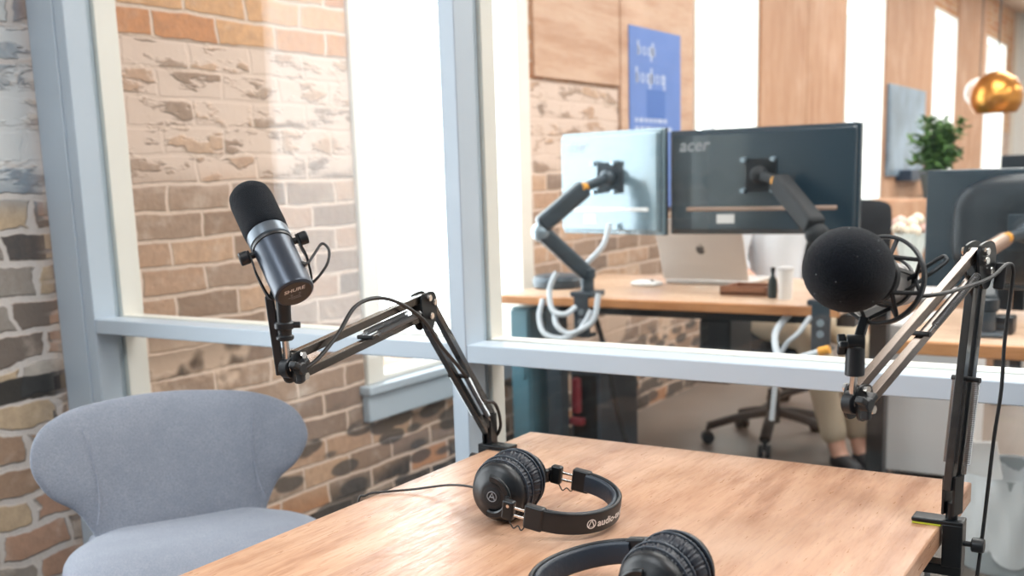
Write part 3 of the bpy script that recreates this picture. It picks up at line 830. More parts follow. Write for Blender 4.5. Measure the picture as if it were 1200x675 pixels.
# ------------------------------------------------------------------ headphones: local frame x towards the top of the band, -y one cup, +y the other
def make_headphones(label):
    h = thing('headphones', (0, 0, 0), label, 'headphones', 'headphones on the table')
    R, cx = .076, .078
    # band (horizontal U, strip stands on its edge)
    def U(rad, x_end, n=40):
        p = [Vector((x_end + (cx - x_end) * k / 5, -rad, 0)) for k in range(5)]
        p += [Vector((cx + rad * .92 * math.cos(a), rad * math.sin(a), 0)) for a in [-PI / 2 + PI * k / n for k in range(n + 1)]]
        p += [Vector((cx - (cx - x_end) * (k + 1) / 5, rad, 0)) for k in range(5)]
        return p
    def nrm(p): 
        return Vector((max(0, p.x - cx) / .92, p.y, 0)).normalized()
    pts = U(R, .066)
    q = MB(); q.strip(pts, .029, .0062, [nrm(p) for p in pts], rnd=.0022); band = q.build('headband', M['black'], h, smooth=50)
    pts = U(R - .0062, .085)
    q = MB(); q.strip(pts, .026, .0085, [nrm(p) for p in pts], rnd=.0035); q.build('band_lining', M['padlight'], band, smooth=60)
    pts = U(R + .0032, .055)
    for s_ in (-1, 1):
        q = MB(); q.box((.070, s_ * (R - .001), 0), (.026, .0125, .0315), None, .0028); q.build('band_end', M['black'], h)
        q = MB()
        for z in (-.0055, .0045): q.box((.049, s_ * (R - .002), z), (.032, .0028, .0036), None, .0008)
        q.build('slider_rod', M['chrome'], h)
        q = MB(); q.tube([(.060, s_ * R, -.012), (.055, s_ * (R + .002), -.021), (.049, s_ * R, -.017), (.043, s_ * R, -.022), (.036, s_ * R, -.013)], .0009, 6, smooth=5); q.build('slider_wire', M['cable'], h)
        # yoke: hinge block and arm over the cup
        q = MB(); q.box((.033, s_ * (R - .0025), 0), (.016, .0115, .026), None, .003)
        pts = [Vector((.034, s_ * (R - .002), 0)), Vector((.026, s_ * (R - .006), 0)), Vector((.025, s_ * .063, 0)), Vector((.020, s_ * .0535, 0))]
        q.strip(spline(pts, 5), .020, .006, [(0.4, s_, 0)] * 16)
        arc = [Vector((-.003 + .0245 * math.cos(t_), s_ * (.0535 - .004 * (abs(t_) / 2.0) ** 2), .0245 * math.sin(t_))) for t_ in [-1.75 + 3.5 * k_ / 24 for k_ in range(25)]]
        q.strip(arc, .0095, .0060, (0, s_, 0))
        q.build('yoke', M['blackmetal'], h)
        q = MB(); q.cyl((.034, s_ * (R + .002), .007), (.034, s_ * (R + .0045), .007), .0022, seg=10); q.build('screw', M['chrome'], h)
        # cup: shell, ear pad (wrinkled torus), baffle
        Mc = Matrix.Translation((-.003, s_ * .0265, 0)) @ Matrix.Rotation(-s_ * PI / 2, 4, 'X') @ Matrix.Diagonal((.93, .93, 1, 1))      # local z outward
        cup = MB(); cup.lathe([(0, .0235), (.016, .0235), (.022, .0215), (.0265, .018), (.033, .0145), (.0385, .011), (.0405, .006), (.0405, .001), (.037, -.001), (0, -.001)], Mc @ Matrix.Diagonal((1, 1.06, 1, 1)), 44)
        cupo = cup.build('ear_cup', M['black'], h, smooth=50)
        q = MB(); q.lathe([(0, .0242), (.0125, .0242), (.0138, .0236), (.0138, .022), (0, .022)], Mc, 32); q.build('cup_badge', M['blackmat'], cupo)
        q = MB()
        pts = [Mc @ Vector((.0072 * math.cos(2 * PI * k / 28), .0072 * math.sin(2 * PI * k / 28), .0247)) for k in range(28)]
        q.tube(pts, .0006, 5, True)
        for (ax_, ay), (bx_, by) in (((-.0046, -.0042), (0, .0054)), ((0, .0054), (.0046, -.0042)), ((-.0027, -.001), (.0027, -.001))):
            q.tube([Mc @ Vector((ax_, ay, .0247)), Mc @ Vector((bx_, by, .0247))], .0007, 5)
        q.build('cup_emblem', M['greyprint'], cupo)
        # ear pad: bulging ring with creases
        n, m = 240, 22; vs = []; fs = []
        for i in range(n):
            th = 2 * PI * i / n
            wr = 1 + .03 * math.sin(17 * th) + .045 * math.sin(43 * th + 1) + .04 * math.sin(61 * th)
            for j in range(m):
                ph = 2 * PI * j / m
                co, si = math.cos(ph), math.sin(ph)
                ridge = 1 + .06 * math.cos(4 * ph)
                rr = .0318 + .0112 * (abs(co) ** .8 * (1 if co > 0 else -1)) * ridge * (1 + (wr - 1) * .8 * max(0, co))
                zz = -.0125 + .0125 * (abs(si) ** .8 * (1 if si > 0 else -1)) * (1 + (wr - 1) * .5)
                vs.append(Mc @ Vector((rr * math.cos(th), rr * 1.06 * math.sin(th), zz)))
            for j in range(m):
                w = (j + 1) % m; i2 = (i + 1) % n
                fs.append((i * m + j, i * m + w, i2 * m + w, i2 * m + j))
        q = MB(); q.add(vs, fs); pad = q.build('ear_pad', M['leather'], cupo, smooth=70)
        q = MB()
        for zz, rad in ((-.0015, .0428), (-.0125, .0446)):
            q.tube([Mc @ Vector((rad * math.cos(2 * PI * k / 60), rad * 1.06 * math.sin(2 * PI * k / 60), zz)) for k in range(60)], .0012, 6, True)
        q.build('pad_piping', M['padlight'], pad)
        q = MB(); q.lathe([(0, -.004), (.024, -.004), (.024, -.001), (0, -.001)], Mc, 30); q.build('driver_cover', M['blackmat'], cupo)
    # emblem and lettering round the outside of the -y branch
    q = MB()
    def wrap(p, s0, z0, out=.0036):
        s = s0 + p[0]; z = z0 + p[1]; L1 = .012
        if s < L1: x, y, nx, ny = cx - L1 + s, -R, 0, -1
        else:
            a = -PI / 2 + (s - L1) / (R * .97); x, y = cx + R * .92 * math.cos(a), R * math.sin(a); nn = nrm(Vector((x, y, 0))); nx, ny = nn.x, nn.y
        return Vector((x + nx * out, y + ny * out, z))
    vs, fs = text_mesh('audio-technica', .0135, 0, .0003); q.add([wrap(p, .089, -.0045) for p in vs], fs)
    n = 30; em = [( .0065 * math.cos(2 * PI * k / n), .0065 * math.sin(2 * PI * k / n)) for k in range(n)]
    inn = [(.8 * a, .8 * b) for a, b in em]
    q.add([wrap(p, .080, 0) for p in em + inn], [(k, (k + 1) % n, (k + 1) % n + n, k + n) for k in range(n)])
    for a, b in (((-.0042, -.004), (-.0004, .0046)), ((.0042, -.004), (.0004, .0046)), ((-.0042, -.004), (.0042, -.004))):
        w = .0007
        q.add([wrap(p, .080, 0) for p in ((a[0] - w, a[1]), (a[0] + w, a[1]), (b[0] + w, b[1]), (b[0] - w, b[1] + .0008 if a[1] == b[1] else b[1]))], [(0, 1, 2, 3)])
    q.build('lettering', M['print'], band, smooth=0, weld=False)
    return h

h1 = make_headphones('black headphones lying in the middle of the table with the band opening towards the chair')
h2 = copy_tree(h1)
h2['label'] = 'black headphones cut off by the picture bottom, band pointing left, nearest the viewer'
def place(h, loc, heading, pitch, roll):
    # heading: direction of the band top in plan
    rz = math.atan2(heading[1], heading[0])
    h.rotation_euler = (Matrix.Rotation(rz, 4, 'Z') @ Matrix.Rotation(math.radians(pitch), 4, 'Y') @ Matrix.Rotation(math.radians(roll), 4, 'X')).to_euler()
    h.location = loc
place(h1, (1.180, .755, TZ + .0445), (.10, -.99), 9, 3)
place(h2, (.964, .436, TZ + .0440), (.06, .99), 9, -3)
q = MB()
c = [(1.152, .785, TZ + .040), (1.187, .828, TZ + .031), (1.222, .89, TZ + .016), (1.213, .945, TZ + .005), (1.19, .978, TZ + .003), (1.165, .996, TZ + .002), (1.152, 1.002, TZ - .02), (1.15, 1.004, TZ - .2), (1.17, 1.02, TZ - .4)]
q.tube(c, .0017, 8, smooth=8); tag(q.build('headphone_cable', M['cable']), 'thin black headphone cable running to the left edge of the table', 'cable')
#SPLIT
# ------------------------------------------------------------------ office beyond the glass
DZ = .77; DX0, DX1, DY0, DY1 = 3.36, 4.22, .93, 2.19
dk = thing('office_desk', (3.8, 1.6, 0), 'wooden desk behind the glass carrying two monitors and a laptop', 'desk', None)
q = MB(); q.bx(DX0 + .02, DX1, DY0, DY1, DZ - .028, DZ); q.build('desktop', M['desk'], dk, bevel=.003)
q = MB(); q.bx(DX0, DX0 + .02, DY0, DY1, DZ - .032, DZ); q.build('edge_strip', M['deskedge'], dk, bevel=.004)
for x0, y in ((3.86, .93), (3.44, 2.00)):
    q = MB(); q.bx(x0, x0 + .06, y - .03, y + .03, .04, DZ - .06); q.bx(3.44, 4.1, y - .03, y + .03, DZ - .07, DZ - .03); l_ = q.build('leg', M['black' if y < 1.5 else 'arm'], dk, bevel=.003)
    q = MB(); q.bx(3.44, 4.16, y - .035, y + .035, 0, .045); q.build('foot', M['black'], l_, bevel=.008)
q = MB(); q.bx(3.5, 3.53, DY0 + .1, DY1 - .1, DZ - .075, DZ - .03); q.build('crossbar', M['black'], dk)

pnl = thing('side_cabinet', (3.55, 2.06, 0), 'narrow teal cabinet under the left end of the desk', 'cabinet')
q = MB(); q.bx(3.42, 3.55, 2.085, 2.165, .03, .72); q.build('cabinet_body', M['teal'], pnl, bevel=.004)
q = MB(); q.bx(3.43, 3.54, 2.09, 2.16, 0, .03); q.build('plinth', M['slate'], pnl)
q = MB(); q.bx(3.405, 3.42, 2.088, 2.162, .05, .71); q.bx(3.398, 3.406, 2.10, 2.11, .45, .6); q.build('door', M['teal'], pnl, bevel=.003)

pc = thing('computer_tower', (3.8, 1.98, 0), 'dark slate computer tower on the floor beneath the left monitor', 'computer')
q = MB(); q.bx(3.62, 3.95, 1.90, 2.03, .015, .47, .008); q.build('case', M['slate'], pc)
q = MB(); q.bx(3.612, 3.621, 1.915, 2.015, .05, .44); q.build('front_panel', M['blackmat'], pc, bevel=.003)
for sx in (3.66, 3.91):
    for sy in (1.92, 2.01):
        q = MB(); q.cyl((sx, sy, 0), (sx, sy, .016), .014, seg=12); q.build('foot', M['black'], pc)
q = MB(); q.tube([(3.40, 1.80, .70), (3.42, 1.78, .6), (3.44, 1.76, .45), (3.47, 1.74, .3), (3.5, 1.71, .15), (3.52, 1.73, .02), (3.55, 1.8, .01)], .009, 8, smooth=6)
tag(q.build('power_cable', M['cable']), 'black power cable hanging from the desk beside the computer tower', 'cable')
q = MB(); q.box((3.56, 1.97, .37), (.03, .035, .14), None, .012); q.box((3.56, 1.97, .27), (.034, .06, .03), None, .008)
tag(q.build('power_strip', M['redcable']), 'dark red power block in front of the computer tower', 'power block')
q = MB(); q.bx(3.5, 3.72, 1.335, 1.45, .47, DZ - .075, .012)
q.box((3.497, 1.39, .58), (.008, .06, .012), None, .003)
tag(q.build('docking_box', M['black']), 'black box hung under the middle of the desk', 'computer box')

# monitors (local: x across, z up, +y out of the back towards the viewer)
def monitor(name, label, w, h, c, normal, material, text, bulge=False):
    t = thing(name, c, label, 'monitor', None)
    t_o = Vector(c); ORG[t.name] = Vector((0, 0, 0))
    q = MB(); q.box((0, -.012, 0), (w, .012, h), None, .003); q.build('screen', M['monitordark'], t)
    q = MB(); q.box((0, .002, 0), (w, .020, h), None, .006)
    if not bulge: q.box((0, .018, .0), (w * .97, .02, h * .94), None, .012)
    bk = q.build('back_shell', material, t)
    if bulge:
        q = MB()
        ol = []
        for k in range(64):
            a = 2 * PI * k / 64; cc, ss = math.cos(a), math.sin(a)
            ol.append((.40 * w * abs(cc) ** .55 * (1 if cc > 0 else -1), .46 * h * abs(ss) ** .55 * (1 if ss > 0 else -1)))
        q.pillow(ol, .045, lambda x, y, d: Vector((x, .012 + max(d, -.004), y)), 10, 6.0)
        q.build('back_bulge', M['monitordark'], t, smooth=60)
    else:
        q = MB(); q.box((0, .022, -.5 * h + .245 * h), (w * .80, .016, .016), None, .005); q.build('lower_ledge', M['bronze'] if material is M['monitor'] else M['print'], bk)  # bronze puts the wood desk's tan reflection into the dark monitor's ledge colour
        q = MB(); q.box((-.165 * w * 0 + .18 * w, .0285, -.5 * h + .15 * h), (.062, .001, .03)); q.build('rating_label', M['print'], bk)
        vs, fs = text_mesh(text, .06, .18, .0012); q = MB()
        wd = max(p.x for p in vs)
        q.add([Vector((.5 * w - .04 - p.x, .0288, .5 * h - .07 + p.y)) for p in vs], fs); q.build('lettering', M['greyprint'], bk, smooth=0, weld=False)
        for sx in (-1, 1):
            for sz in (-1, 1):
                q = MB(); q.cyl((sx * .05, .027, .02 + sz * .05), (sx * .05, .056, .02 + sz * .05), .008, seg=12); q.build('mount_screw', M['armlight'], bk)
    n = V(normal).normalized()
    t.rotation_euler = (0, 0, math.atan2(n.y, n.x) - PI / 2)
    return t
m1 = monitor('monitor', 'left desk monitor seen from behind, shiny back catching window light', .50, .365, (3.56, 1.806, 1.165), (-.955, .30, 0), M['silver'], 'acer')
m2 = monitor('monitor', 'dark-backed desk monitor right of the shiny one, above the open laptop', .64, .350, (3.54, 1.243, 1.160), (-1, -.03, 0), M['monitor'], 'acer')
m3 = monitor('monitor', 'large monitor with rounded back bulge at the right picture edge, behind the boom elbow', .80, .36, (3.55, .33, 1.0), (-1, .10, 0), M['monitor'], '', True)

# gas-spring monitor arms
def gas_arm(label, base, elbow, tip, vesa, clamp=True, mcol='arm', knob=None):
    t = thing('monitor_bracket', base, label, 'monitor arm', None)
    base, elbow, tip, vesa = V(base), V(elbow), V(tip), V(vesa)
    q = MB()
    if clamp:
        q.box(base + V(0, 0, .012), (.10, .09, .018), None, .004); q.box(base + V(-.045, 0, -.06), (.012, .06, .15), None, .003); q.box(base + V(-.02, 0, -.135), (.06, .06, .012), None, .003)
        q.cyl(base + V(0, 0, .01), base + V(0, 0, .07), .024, seg=20, ch=.003)
    else:
        q.box(base + V(0, 0, .006), (.1, .1, .012), None, .004); q.cyl(base, base + V(0, 0, .07), .024, seg=20, ch=.003)
    b_ = q.build('clamp_base', M['arm'], t)
    if clamp:
        q = MB()
        for z in (-.05, -.085): q.cyl(base + V(-.050, 0, z), base + V(-.054, 0, z), .012, seg=14)
        q.build('clamp_screw', M['armlight'], b_)
    q = MB(); q.cyl(base + V(0, 0, .065), base + V(0, 0, .10), .03, seg=20, ch=.004)
    q.beam(base + V(0, 0, .08), elbow, .056, .056, (0, 0, 1), .014); q.build('lower_arm', M[mcol if mcol != 'bronze' else 'monitordark'], t)
    q = MB(); q.ball(elbow, .036, 18, 12); q.build('elbow_joint', M['armlight'] if mcol == 'arm' else M[mcol], t)
    q = MB(); q.beam(elbow + V(-.01, 0, .02), tip, .062 if mcol != 'bronze' else .04, .064 if mcol != 'bronze' else .04, (0, 0, 1), .016); q.build('upper_arm', M[mcol], t)
    q = MB(); kb = tip if knob is None else V(knob); q.cyl(kb + V(-.034, 0, 0), kb + V(.02, 0, 0), .016, seg=16, ch=.003); q.build('tension_cap', M['amber'], t)
    q = MB(); q.beam(tip, vesa, .035, .03, (0, 0, 1), .008); q.ball(vesa, .03, 14, 10)
    q.build('tilt_head', M[mcol] if mcol != 'bronze' else M['arm'], t)
    q = MB(); q.box(vesa + V(.02, 0, 0), (.006, .105, .105), None, .002); q.build('mount_plate', M['arm'] if mcol != 'blackmat' else M['blackmat'], t)
    return t
gas_arm('bent grey monitor arm clamped to the desk edge, carrying the left shiny monitor', (3.41, 1.835, DZ), (3.30, 1.955, 1.005), (3.40, 1.83, 1.155), (3.49, 1.79, 1.185), True, 'arm')
gas_arm('dark monitor arm behind the foam microphone, carrying the dark monitor', (3.41, .985, DZ), (3.30, .985, 1.00), (3.44, 1.155, 1.16), (3.488, 1.235, 1.18), True, 'blackmat')
gas_arm('bronze monitor arm reaching down from the right-hand rounded monitor', (3.06, .46, .75), (3.25, .515, .925), (3.40, .465, .985), (3.455, .425, .995), False, 'bronze')
loose = []
for pts in ([(3.36, 1.93, .86), (3.34, 1.95, .80), (3.32, 1.93, .73), (3.32, 1.88, .715), (3.35, 1.85, .74)],
            [(3.36, 1.99, .76), (3.33, 1.99, .70), (3.31, 1.96, .645), (3.31, 1.90, .63), (3.31, 1.84, .645), (3.33, 1.81, .68), (3.35, 1.79, .73)],
            [(3.34, 1.93, .72), (3.31, 1.91, .68), (3.31, 1.87, .65), (3.31, 1.82, .66), (3.33, 1.77, .70), (3.35, 1.76, .79)],
            [(3.50, 1.79, 1.02), (3.47, 1.80, .95), (3.45, 1.84, .90), (3.42, 1.88, .86)]):
    q = MB(); q.tube(pts, .010, 8, smooth=6); loose.append(q.build('monitor_cable', M['cablepale']))
for ob_, tx in zip(loose, ('short pale cable loop at the top left of the left monitor arm clamp', 'pale cable making the widest loop under the left monitor arm clamp', 'pale cable curving up to the right from below the left monitor arm clamp', 'pale cable dropping from the shiny monitor to its arm')):
    tag(ob_, tx, 'cable', 'pale cables around the left monitor arm')

# laptop
lt = thing('laptop', (3.86, 1.53, DZ), 'open silver laptop seen from behind on the desk', 'laptop')
q = MB(); q.box((4.02, 1.585, DZ + .009), (.24, .34, .014), None, .005); q.build('keyboard_base', M['alu'], lt)
q = MB(); A = V(3.895, 1.585, DZ + .02); B = V(3.80, 1.585, DZ + .255)
n_ = (B - A).cross(V(0, 1, 0)).normalized()
q.beam(A, B, .345, .007, n_, .003); lid = q.build('lid', M['alu'], lt)
q = MB(); mid_ = (A + B) / 2; Ml = frame(mid_ - V(.0042, 0, .0016), -(n_ if n_.x > 0 else -n_), (0, 0, 1))
ap = loop2([(0, .013), (-.006, .016), (-.014, .013), (-.017, .002), (-.013, -.010), (-.006, -.017), (0, -.015), (.006, -.017), (.012, -.011), (.0155, -.004), (.011, .001), (.0145, .010), (.007, .016)], 4)
q.prism(ap, -.0004, .0006, Ml); q.prism(loop2([(0, .018), (.004, .0185), (.007, .025), (.003, .0245)], 4), -.0004, .0006, Ml)
q.build('emblem', M['alugrey'], lid)
q = MB(); q.beam(A + n_ * .0 + V(.004, 0, .008), B + V(.004, 0, -.008), .33, .002, n_, 0); q.build('screen', M['blackmat'], lt)

# small things on the desk
o = thing('speaker_puck', (3.66, 2.14, DZ), 'round dark puck-shaped speaker on the left end of the desk', 'speaker')
q = MB(); q.lathe([(0, 0), (.085, 0), (.095, .006), (.097, .03), (.092, .045), (.08, .05), (0, .05)], Matrix.Translation((3.66, 2.10, DZ)), 36); q.build('body', M['slate'], o)
q = MB(); q.lathe([(.0885, .046), (.0985, .032), (.0985, .026), (.09, .044)], Matrix.Translation((3.66, 2.10, DZ)), 36); q.build('rim', M['arm'], o)
o = thing('computer_mouse', (3.80, 1.79, DZ), 'white mouse on the desk left of the laptop', 'mouse')
q = MB(); q.pillow(loop2([(-.03, -.055), (0, -.06), (.03, -.055), (.034, 0), (.028, .05), (0, .06), (-.028, .05), (-.034, 0)], 5), .017, lambda x, y, d: Vector((3.80 + x, 1.79 + y, DZ + .008 + (d if d > 0 else d * .45))), 8, 2.4); q.build('shell', M['print'], o)
q = MB(); q.box((3.778, 1.755, DZ + .024), (.012, .006, .005), None, .002); q.build('scroll_wheel', M['arm'], o)
o = thing('wooden_tray', (3.66, 1.32, DZ), 'low walnut tray on the desk to the right of the laptop', 'tray')
q = MB(); q.box((3.66, 1.32, DZ + .008), (.16, .17, .016), None, .004); q.build('base', M['walnut'], o)
q = MB()
for dx, dy, sx, sy in ((.075, 0, .01, .17), (-.075, 0, .01, .17), (0, .08, .16, .01), (0, -.08, .16, .01)): q.box((3.66 + dx, 1.32 + dy, DZ + .018), (sx, sy, .028), None, .003)
q.build('rim', M['walnut'], o)
o = thing('tumbler', (3.53, 1.155, DZ), 'white tumbler standing near the right end of the desk', 'cup')
q = MB(); q.lathe([(0, 0), (.020, 0), (.022, .003), (.026, .10), (.024, .10), (.0205, .006), (0, .006)], Matrix.Translation((3.53, 1.155, DZ)), 28); q.build('body', M['print'], o)
q = MB(); q.lathe([(.0262, .096), (.028, .098), (.028, .106), (.012, .110), (0, .110)], Matrix.Translation((3.53, 1.155, DZ)), 28); q.build('lid', M['drawer'], o)
o = thing('pump_bottle', (3.55, 1.20, DZ), 'slim dark-green bottle beside the white tumbler', 'bottle')
q = MB(); q.lathe([(0, 0), (.014, 0), (.015, .004), (.015, .06), (.006, .075), (.006, .09), (0, .09)], Matrix.Translation((3.55, 1.205, DZ)), 20); q.build('body', M['pot'], o)
q = MB(); q.lathe([(0, .088), (.008, .088), (.008, .104), (0, .105)], Matrix.Translation((3.55, 1.205, DZ)), 16); q.build('cap', M['black'], o)
q = MB(); q.tube([(3.40, 1.015, .742), (3.36, 1.02, .735), (3.335, 1.045, .69), (3.33, 1.085, .65), (3.33, 1.11, .58), (3.34, 1.13, .40)], .008, 8, smooth=6)
tag(q.build('desk_cable', M['cablepale']), 'pale cable hanging straight down from the right end of the monitor desk', 'cable')
o = thing('plug_lead', (3.3, .96, .74), 'white lead with a yellow end drooping behind the partition rail', 'cable')
q = MB(); q.tube([(3.42, 1.10, .742), (3.33, 1.12, .68), (3.22, 1.06, .60), (3.15, 1.0, .635), (3.15, .955, .652), (3.15, .925, .664)], .011, 8, smooth=6); q.build('lead', M['cablepale'], o)
q = MB(); q.cyl((3.15, .927, .664), (3.15, .895, .674), .0135, seg=14, ch=.002); q.build('plug', M['amber'], o)

# second desk, right
d2_ = thing('office_desk', (3.2, 0, 0), 'wooden desk at the right picture edge below the large rounded monitor', 'desk', None)
q = MB(); q.bx(2.92, 3.62, -.95, .66, .722, .75); q.build('desktop', M['desk'], d2_, bevel=.003)
q = MB(); q.bx(2.90, 2.92, -.95, .66, .714, .75); q.build('edge_strip', M['deskedge'], d2_, bevel=.004)
for y in (.12, -.88):
    q = MB(); q.bx(3.2, 3.27, y - .03, y + .03, .04, .722); lg = q.build('leg', M['black'], d2_, bevel=.003)
    q = MB(); q.bx(2.96, 3.56, y - .035, y + .035, 0, .045); q.build('foot', M['black'], lg, bevel=.008)
o = thing('red_cup', (3.22, .50, .75), 'small red cup on the right-hand desk', 'cup')
q = MB(); q.lathe([(0, 0), (.022, 0), (.027, .05), (.025, .05), (.020, .004), (0, .004)], Matrix.Translation((3.22, .505, .75)), 24); q.build('body', M['red'], o)
q = MB(); q.lathe([(.0272, .047), (.0288, .05), (.0272, .053), (.024, .05)], Matrix.Translation((3.22, .505, .75)), 24); q.build('rim', M['pink'], o)
o = thing('desk_hub', (3.12, .42, .75), 'small black box on the right-hand desk beside the red cup', 'hub')
q = MB(); q.box((3.12, .435, .774), (.06, .075, .048), None, .006); q.build('case', M['black'], o)
q = MB(); q.box((3.089, .435, .772), (.002, .05, .012)); q.build('port_strip', M['arm'], o)

# drawer pedestal and black end panel
o = thing('drawer_pedestal', (4.4, .85, 0), 'white drawer unit on the office floor right of the seated person', 'drawer unit')
q = MB(); q.bx(4.24, 4.7, .70, .985, .03, .60, .004); q.build('carcass', M['drawer'], o)
for k in range(3):
    q = MB(); q.bx(4.701, 4.718, .705, .980, .04 + k * .187, .04 + k * .187 + .181, .003); dr = q.build('drawer', M['drawer'], o)
    q = MB(); q.box((4.724, .838, .04 + k * .187 + .15), (.010, .10, .010), None, .003); q.build('handle', M['armlight'], dr)
for sx in (4.29, 4.65):
    for sy in (.74, .94):
        q = MB(); q.cyl((sx, sy - .008, .02), (sx, sy + .008, .02), .02, seg=14); q.build('caster', M['black'], o)
# waste bin with liner
o = thing('waste_bin', (3.42, .42, 0), 'grey waste bin with a white liner bag on the floor behind the right arm clamp', 'waste bin')
T0 = Matrix.Translation((3.44, .425, 0))
q = MB(); q.lathe([(0, .004), (.125, .004), (.13, .0), (.134, .012), (.150, .29), (.153, .295), (.149, .295), (.128, .016), (0, .016)], T0, 48); q.build('tub', M['bin'], o)
q = MB(); n, m = 64, 12; vs = []; fs = []
for j in range(m):
    tt = j / (m - 1)
    for i in range(n):
        a = 2 * PI * i / n
        z = .30 - .24 * tt + (.012 * math.sin(5 * a) + .02 * math.sin(3 * a + 1)) * (1 if j else 0) * tt
        rr = .155 - .012 * tt + .005 * math.sin(11 * a + 4 * tt) + .004 * math.sin(17 * a - 7 * tt) + .007 * math.sin(PI * tt)
        vs.append(T0 @ Vector((rr * math.cos(a), rr * math.sin(a), z)))
for j in range(m - 1):
    for i in range(n):
        k = (i + 1) % n; fs.append((j * n + i, j * n + k, (j + 1) * n + k, (j + 1) * n + i))
q.add(vs, fs)
vs = []; fs = []
for j in range(6):
    tt = j / 5
    for i in range(n):
        a = 2 * PI * i / n
        rr = .155 - .012 * tt - .03 * tt + .004 * math.sin(9 * a + 5 * tt); vs.append(T0 @ Vector((rr * math.cos(a), rr * math.sin(a), .30 - .16 * tt)))
for j in range(5):
    for i in range(n):
        k = (i + 1) % n; fs.append((j * n + i, j * n + k, (j + 1) * n + k, (j + 1) * n + i))
q.add(vs, fs); q.build('liner_bag', M['bag'], o, smooth=70)
q = MB()
pl = [(3.40, .545, .26), (3.40, .445, .27), (3.46, .475, .365), (3.46, .545, .36)]
q.add([V(p) for p in pl] + [V(p) + V(.01, 0, .004) for p in pl], [(0, 1, 2, 3), (7, 6, 5, 4), (0, 4, 5, 1), (1, 5, 6, 2), (2, 6, 7, 3), (3, 7, 4, 0)])
tag(q.build('paper_sheet', M['print']), 'folded white paper sticking out of the waste bin', 'paper')

# office swivel chairs
def swivel_chair(label, loc, rz, base_a):
    t = thing('office_chair', (0, 0, 0), label, 'office chair', 'office chairs behind the glass')
    for k in range(5):
        a = base_a + k * 2 * PI / 5; u = V(math.cos(a), math.sin(a), 0)
        q = MB(); pts = spline([u * .03 + V(0, 0, .135), u * .14 + V(0, 0, .118), u * .29 + V(0, 0, .078)], 5)
        q.strip(pts, .045, .032, (0, 0, 1), scale if False else False); lg = q.build('base_arm', M['blackmat'], t)
        q = MB(); c_ = u * .29; w_ = u.cross(V(0, 0, 1))
        for s_ in (-1, 1): q.cyl(c_ + w_ * (s_ * .006) + V(0, 0, .028), c_ + w_ * (s_ * .026) + V(0, 0, .028), .028, seg=18, ch=.003)
        q.cyl(c_ + V(0, 0, .03), c_ + V(0, 0, .08), .008, seg=10); q.build('caster', M['black'], lg)
    q = MB(); q.cyl((0, 0, .09), (0, 0, .24), .03, .026, 20); q.build('hub', M['blackmat'], t)
    q = MB(); q.cyl((0, 0, .24), (0, 0, .42), .016, seg=18); q.build('gas_lift', M['chrome'], t)
    q = MB(); q.box((0, 0, .43), (.2, .18, .03), None, .008); q.build('tilt_mechanism', M['black'], t)
    so_ = loop2([(-.22, -.20), (0, -.23), (.22, -.20), (.25, 0), (.22, .21), (0, .25), (-.22, .21), (-.25, 0)], 6)
    q = MB(); q.pillow(so_, .03, lambda x, y, d: V(x, y, .47 + d - .02 * max(0, y / .2) ** 2), 10, 4); q.build('seat', M['mesh'], t, smooth=70)
    bo_ = loop2([(-.18, .0), (0, -.01), (.18, .0), (.225, .15), (.22, .38), (.18, .46), (0, .475), (-.18, .46), (-.22, .38), (-.225, .15)], 6)
    q = MB(); q.pillow(bo_, .014, lambda x, h, d: V(x, -.23 - .12 * h + .9 * x * x + d, .56 + h), 10, 5); q.build('backrest', M['mesh'], t, smooth=70)
    q = MB(); q.strip(spline([V(0, -.06, .43), V(0, -.22, .45), V(0, -.27, .56), V(0, -.30, .80)], 6), .06, .02, (0, 1, .2)); q.build('back_support', M['black'], t)
    t.location = loc; t.rotation_euler = (0, 0, rz)
    return t
swivel_chair('black swivel chair with a five-star base under the seated person', (4.60, 1.55, 0), math.radians(100), .35)
swivel_chair('empty black mesh office chair showing its back beside the dark monitor', (5.30, 1.53, 0), math.radians(80), .9)

# person seated at the desk (mostly behind monitors): one skinned body, clothes as children
def skinned(name, verts, edges, radii, m, parent, root=0, sub=2):
    me = bpy.data.meshes.new(name)
    o_ = ORG.get(parent.name, V(0, 0, 0)) if parent else V(0, 0, 0)
    me.from_pydata([tuple(V(p) - o_) for p in verts], edges, [])
    ob = bpy.data.objects.new(name, me); COL.objects.link(ob)
    md = ob.modifiers.new('skin', 'SKIN'); md.use_smooth_shade = True
    for i, r_ in enumerate(radii):
        sv = me.skin_vertices[0].data[i]
        sv.radius = (r_, r_) if not isinstance(r_, tuple) else r_
        sv.use_root = (i == root)
    s_ = ob.modifiers.new('sub', 'SUBSURF'); s_.levels = sub; s_.render_levels = sub
    me.materials.append(m)
    if parent: ob.parent = parent
    ORG[ob.name] = o_
    return ob
PH = V(4.66, 1.57, .55)                                  # pelvis on the seat
pe = tag(bpy.data.objects.new('person', None), 'person in white shirt and beige trousers seated behind the laptop and monitors', 'person')
COL.objects.link(pe); pe.location = (4.66, 1.57, 0); ORG['person'] = V(4.66, 1.57, 0)
fw_ = V(-.62, -.78, 0).normalized(); rt_ = V(-fw_.y, fw_.x, 0)      # forward, left-hand side of the sitter is -rt_
def P_(f_, s_, z): return V(4.66, 1.57, 0) + fw_ * f_ + rt_ * s_ + V(0, 0, z)
bv = [P_(0, 0, .56), P_(.0, 0, .72), P_(.01, 0, .90), P_(.02, 0, 1.04), P_(.03, 0, 1.10), P_(.05, 0, 1.20), P_(.06, 0, 1.28)]
be = [(0, 1), (1, 2), (2, 3), (3, 4), (4, 5), (5, 6)]
brd = [(.14, .11), (.135, .10), (.15, .105), (.13, .09), (.055, .055), (.078, .09), (.06, .07)]
